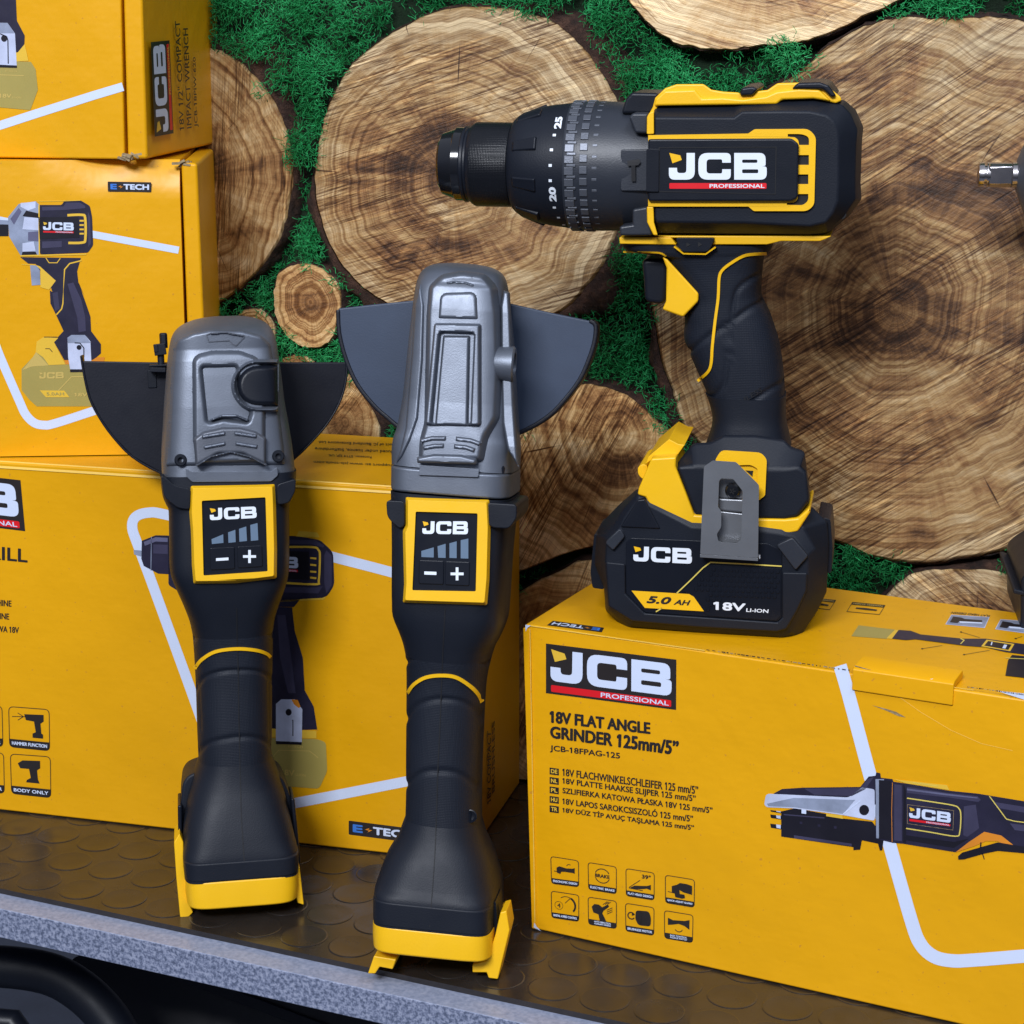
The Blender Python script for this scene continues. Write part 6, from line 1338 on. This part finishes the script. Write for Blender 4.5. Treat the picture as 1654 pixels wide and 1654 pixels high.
for q in (((82, 630), (170, 640), (150, 800), (146, 985), (72, 975), (58, 880)), ((1500, 520), (1582, 540), (1596, 720), (1588, 880), (1546, 880), (1530, 700))):
    mb = MB(); mb.prism(rnd([(*p, .0012) for p in fD.PP(R4(*q), .014)], 3), -.014, .0165, 'black2'); mb.build('side_latch', bt, bevel=.001)
mb = MB(); raised(mb, rnd([(*p, 3) for p in R4((280, 690), (310, 665), (1180, 700), (1272, 745), (1272, 1170), (1240, 1196), (402, 1140), (280, 1015))], 3), pD(.0335), -.001, .0008, 'panel'); bl = mb.build('label_plate', bt, bevel=.0003)
mb = MB(); raised(mb, R4((825, 840), (1262, 862), (1262, 1162), (1236, 1188), (800, 1160), (740, 1095), (690, 1020), (640, 1005)), pD(.0344), -.0005, .0004, 'panel')
hp = [(p[0], p[1]) for p in ((835, 850), (1255, 870), (1255, 1155), (1232, 1180), (805, 1152), (748, 1090), (700, 1018), (690, 1000))]
pts_ = np.array([(690+37*i+18.5*(j % 2), 862+i*1.2+32*j) for j in range(11) for i in range(16)]); ins = inpoly(pts_, hp)
for (x, y), k_ in zip(pts_, ins):
    if k_ and not (y > 1060 and x > 820) and not (y > 1005 and x < 800): raised(mb, R4(*[(x+15*math.cos(R(60*q_+30)), y+15*math.sin(R(60*q_+30))) for q_ in range(6)]), pD(.0344), .0003, .00085, 'panel', shrink=.8)
mb.build('hex_field', bl, angle=20)
pr = Print(fD, .0349)
pr.jcb(R4((328, 718), (700, 732), (699, 830), (326, 812)), 1, bar=False); pr.line(R4((1270, 845), (1050, 832), (818, 820), (770, 855), (700, 925), (600, 1020)), 2.0, 'goldline', 1)
pr.line(R4((510, 1110), (470, 1135)), 2.0, 'goldline', 1)
pr.poly(R4((315, 1000), (682, 1022), (712, 1040), (776, 1132), (400, 1110)), 'yellow', 1)
pr.text('5.0', R4((415, 1032), (572, 1042), (562, 1090), (408, 1080)), 'ink', 2, .06, .2); pr.text('AH', R4((590, 1056), (692, 1062), (686, 1096), (582, 1090)), 'ink', 2, .05, .2)
pr.text('18V', R4((836, 1070), (1042, 1082), (1036, 1134), (836, 1122)), 'white', 2, .045); pr.text('LI-ION', R4((1046, 1112), (1188, 1120), (1184, 1143), (1044, 1135)), 'white', 2, .03)
pr.text('E-TECH', R4((920, 776), (1134, 772), (1134, 798), (920, 790)), 'white', 1, .02); pr.done('printed_label', bl)
# belt clip, its bracket and screw
mb = MB(); raised(mb, rnd([(850, 165, 8), (885, 106, 30), (1120, 122, 20), (1176, 165, 20), (1165, 395, 5), (1128, 424, 5), (1110, 300, 0)], 4) and [R4(p)[0] for p in rnd([(850, 165, 8), (885, 106, 30), (1140, 122, 40), (1176, 165, 20), (1165, 395, 10), (1128, 424, 5), (1000, 420, 0), (860, 400, 0)], 4)], pD(.0305), -.004, .0030, 'yellow', [R4(*rnd([(900, 205), (1075, 200, 20), (1118, 225, 15), (1122, 380), (905, 380)], 3))])
raised(mb, R4((900, 200), (1120, 205), (1124, 385), (900, 385)), pD(.0305), -.003, .0012, 'yellow'); cm = mb.build('clip_mount', dr, bevel=.0008)
mb = MB(); raised(mb, R4((1040, 235), (1088, 238), (1084, 275), (1070, 262)), pD(.0318), -.001, .0004, 'groove'); mb.build('mount_slot', cm)
hole = rnd([(872, 300, 12), (890, 284, 8), (962, 290, 10), (1022, 366, 10), (1012, 680, 18), (985, 698, 10), (868, 690, 14), (858, 640, 10), (886, 595, 12), (886, 495, 12), (866, 468, 6)], 3)
mb = MB(); raised(mb, rnd([(*p, 3) for p in R4((832, 172), (980, 182), (1126, 328), (1120, 792), (752, 768), (776, 212))], 4), pD(.0410), -.0005, .0010, 'clip', [R4(*hole)])
pb = [R4(p)[0] for p in ((752, 768), (1120, 792))]; a = cm and [cvx for cvx in pb]
q0, q1 = [fD.P(*p, .0415) for p in pb]
mb.add([(q0[0], q0[1], .042), (q1[0], q1[1], .042), (q1[0], q1[1], .034), (q0[0], q0[1], .034), (q0[0], q0[1]-.0014, .042), (q1[0], q1[1]-.0014, .042), (q1[0], q1[1]-.0014, .034), (q0[0], q0[1]-.0014, .034)], [(0, 3, 2, 1), (4, 5, 6, 7), (0, 1, 5, 4), (1, 2, 6, 5), (2, 3, 7, 6), (3, 0, 4, 7)], 'clip')
bc = mb.build('belt_clip', dr, bevel=.0004)
mb = MB(); raised(mb, R4((860, 280), (1030, 285), (1026, 420), (862, 412)), pD(.0335), -.003, .0010, 'clip'); raised(mb, R4((862, 412), (1030, 420), (1030, 505), (868, 490)), pD(.0350), -.003, .0010, 'clip'); raised(mb, R4((868, 490), (1030, 508), (1024, 705), (856, 700)), pD(.0338), -.003, .0010, 'clip'); mb.build('clip_bracket', bc, bevel=.0010, seg=3)
u, v = fD.P(*R4((960, 362))[0], .036); mb = MB(); mb.lathe([(-.003, .0036), (.001, .0037), (.0022, .0028), (.0024, .0016)], (u, v, .0355), 'gloss', axis='w', n=32)
for k in range(5): a = 2*math.pi*k/5; mb.box((u+.0009*math.cos(a), v+.0009*math.sin(a), .0380), (.0012, .0006, .0004), 'groove', Matrix.Rotation(a, 3, 'Z'))
mb.build('clip_screw', bc)
# ---------------------------------------------------------------- impact wrench cut by the right edge
iw = onz(1700, 1004, zR); fI = frame_yaw(iw+Vector((0, .02, 0)), R(-8))
wr = root('impact_wrench', fI, 'impact wrench cut by the right edge, square steel drive pointing left', 'impact wrench')
ZI = Z(1540, 180, 7.518)
vI = fI.P(*ZI((500, 768))[0], 0)[1]; ui = lambda z: fI.P(*ZI((z, 768))[0], 0)[0]; k_ = (ui(800)-ui(300))/500
mb = MB(); mb.lathe([(ui(297), .1e-3), (ui(297), 120*k_), (ui(305), 142*k_), (ui(330), 150*k_), (ui(368), 152*k_), (ui(370), 122*k_), (ui(400), 122*k_), (ui(402), 150*k_), (ui(440), 150*k_)], (0, vI, 0), 'steel', n=48)
an = mb.build('square_drive', wr, angle=40)
mb = MB(); s_ = 148*k_; mb.loft([[(ui(z), vI+a*s_*q, b*s_*q) for a, b in ((-1, -.55), (-1, .55), (-.72, .98), (.72, .98), (1, .55), (1, -.55), (.72, -.98), (-.72, -.98))] for z, q in ((415, .93), (450, 1.0), (690, 1.0), (712, .95))], 'steel'); mb.build('drive_block', an, bevel=.0006)
mb = MB(); mb.lathe([(ui(700), 128*k_), (ui(712), 152*k_), (ui(772), 156*k_), (ui(780), 156*k_)], (0, vI, 0), 'steel', n=48); mb.build('drive_neck', an, angle=40)
mb = MB(); mb.lathe([(ui(768), 150*k_), (ui(770), 200*k_), (ui(785), 235*k_), (ui(820), 330*k_), (ui(860), 415*k_), (ui(960), .026), (ui(1300), .031), (ui(1350), .032)], (0, vI, 0), 'greydark', n=64); mb.build('nose_cone', wr, angle=50)
mb = MB(); u0 = ui(1345); mb.prism(rnd([(u0, vI-.036, .004), (u0+.085, vI-.036, .015), (u0+.09, vI+.036, .015), (u0, vI+.036, .004)]), -.032, .032, 'black'); mb.build('motor_shell', wr, bevel=.003)
mb = MB(); mb.prism(rnd([(u0+.010, vI-.035), (u0+.065, vI-.035), (u0+.075, vI-.10, .01), (u0+.075, .085, .01), (u0+.03, .085, .01), (u0+.035, vI-.09, .01)]), -.019, .019, 'grip'); mb.build('handle_grip', wr, bevel=.006, seg=4)
mb = MB(); mb.prism(rnd([(*p, .003) for p in fI.PP([(1637, 905), (1650, 893)], 0)]+[(u0+.07, .085, .006), (u0+.10, .06, .006), (u0+.10, .0, .006)]+[(*fI.P(1655, 1004, 0), .006), (*fI.P(1637, 990, 0), .004)], 4), -.034, .034, 'black2'); mb.build('battery', wr, bevel=.002)
mb = MB(); mb.prism(fI.PP([(1655, 955), (1637, 950), (1636, 958), (1655, 962)], .034), -.034, .0352, 'black'); mb.build('battery_seam', wr, bevel=.0008)

# ================================================================ camera, light
cam = bpy.data.cameras.new('camera'); co = bpy.data.objects.new('camera', cam); COL.objects.link(co)
co.location = CAM; co.rotation_euler = (math.pi/2-PITCH, 0, 0); cam.lens = 36*F/1654; cam.sensor_width = 36; cam.clip_start = .02; cam.clip_end = 50; sc.camera = co
w = bpy.data.worlds.new('World'); sc.world = w; w.use_nodes = True
nt = w.node_tree; bg = nt.nodes['Background']
tc = nt.nodes.new('ShaderNodeTexCoord'); sx = nt.nodes.new('ShaderNodeSeparateXYZ'); nt.links.new(tc.outputs['Generated'], sx.inputs[0])
mr = nt.nodes.new('ShaderNodeMapRange'); mr.inputs['From Min'].default_value = -1; nt.links.new(sx.outputs['Z'], mr.inputs['Value'])
rw = ramp(nt, mr.outputs[0], [(.30, (.05, .055, .07)), (.5, (.22, .24, .32)), (.62, (.50, .56, .74)), (.9, (.85, .92, 1.1))])
nt.links.new(rw.outputs[0], bg.inputs['Color']); bg.inputs['Strength'].default_value = .44
def area(name, loc, tgt, sx, sy, en, col):
    l = bpy.data.lights.new(name, 'AREA'); l.shape = 'RECTANGLE'; l.size = sx; l.size_y = sy; l.energy = en; l.color = col
    o = bpy.data.objects.new(name, l); COL.objects.link(o); o.location = loc
    o.rotation_euler = (Vector(tgt)-Vector(loc)).to_track_quat('-Z', 'Y').to_euler(); return o
area('ceiling_light', (-.7, -1.1, 1.75), (0, 1.0, .15), 1.0, .5, 70, (.92, .955, 1.03))
area('ceiling_light', (.75, -.3, 2.1), (.1, 1.0, .15), .9, .4, 16, (.84, .92, 1.08))
sc.view_settings.view_transform = 'Standard'; sc.view_settings.look = 'None'; sc.view_settings.exposure = 0; sc.view_settings.gamma = 1
sc.cycles.use_denoising = True
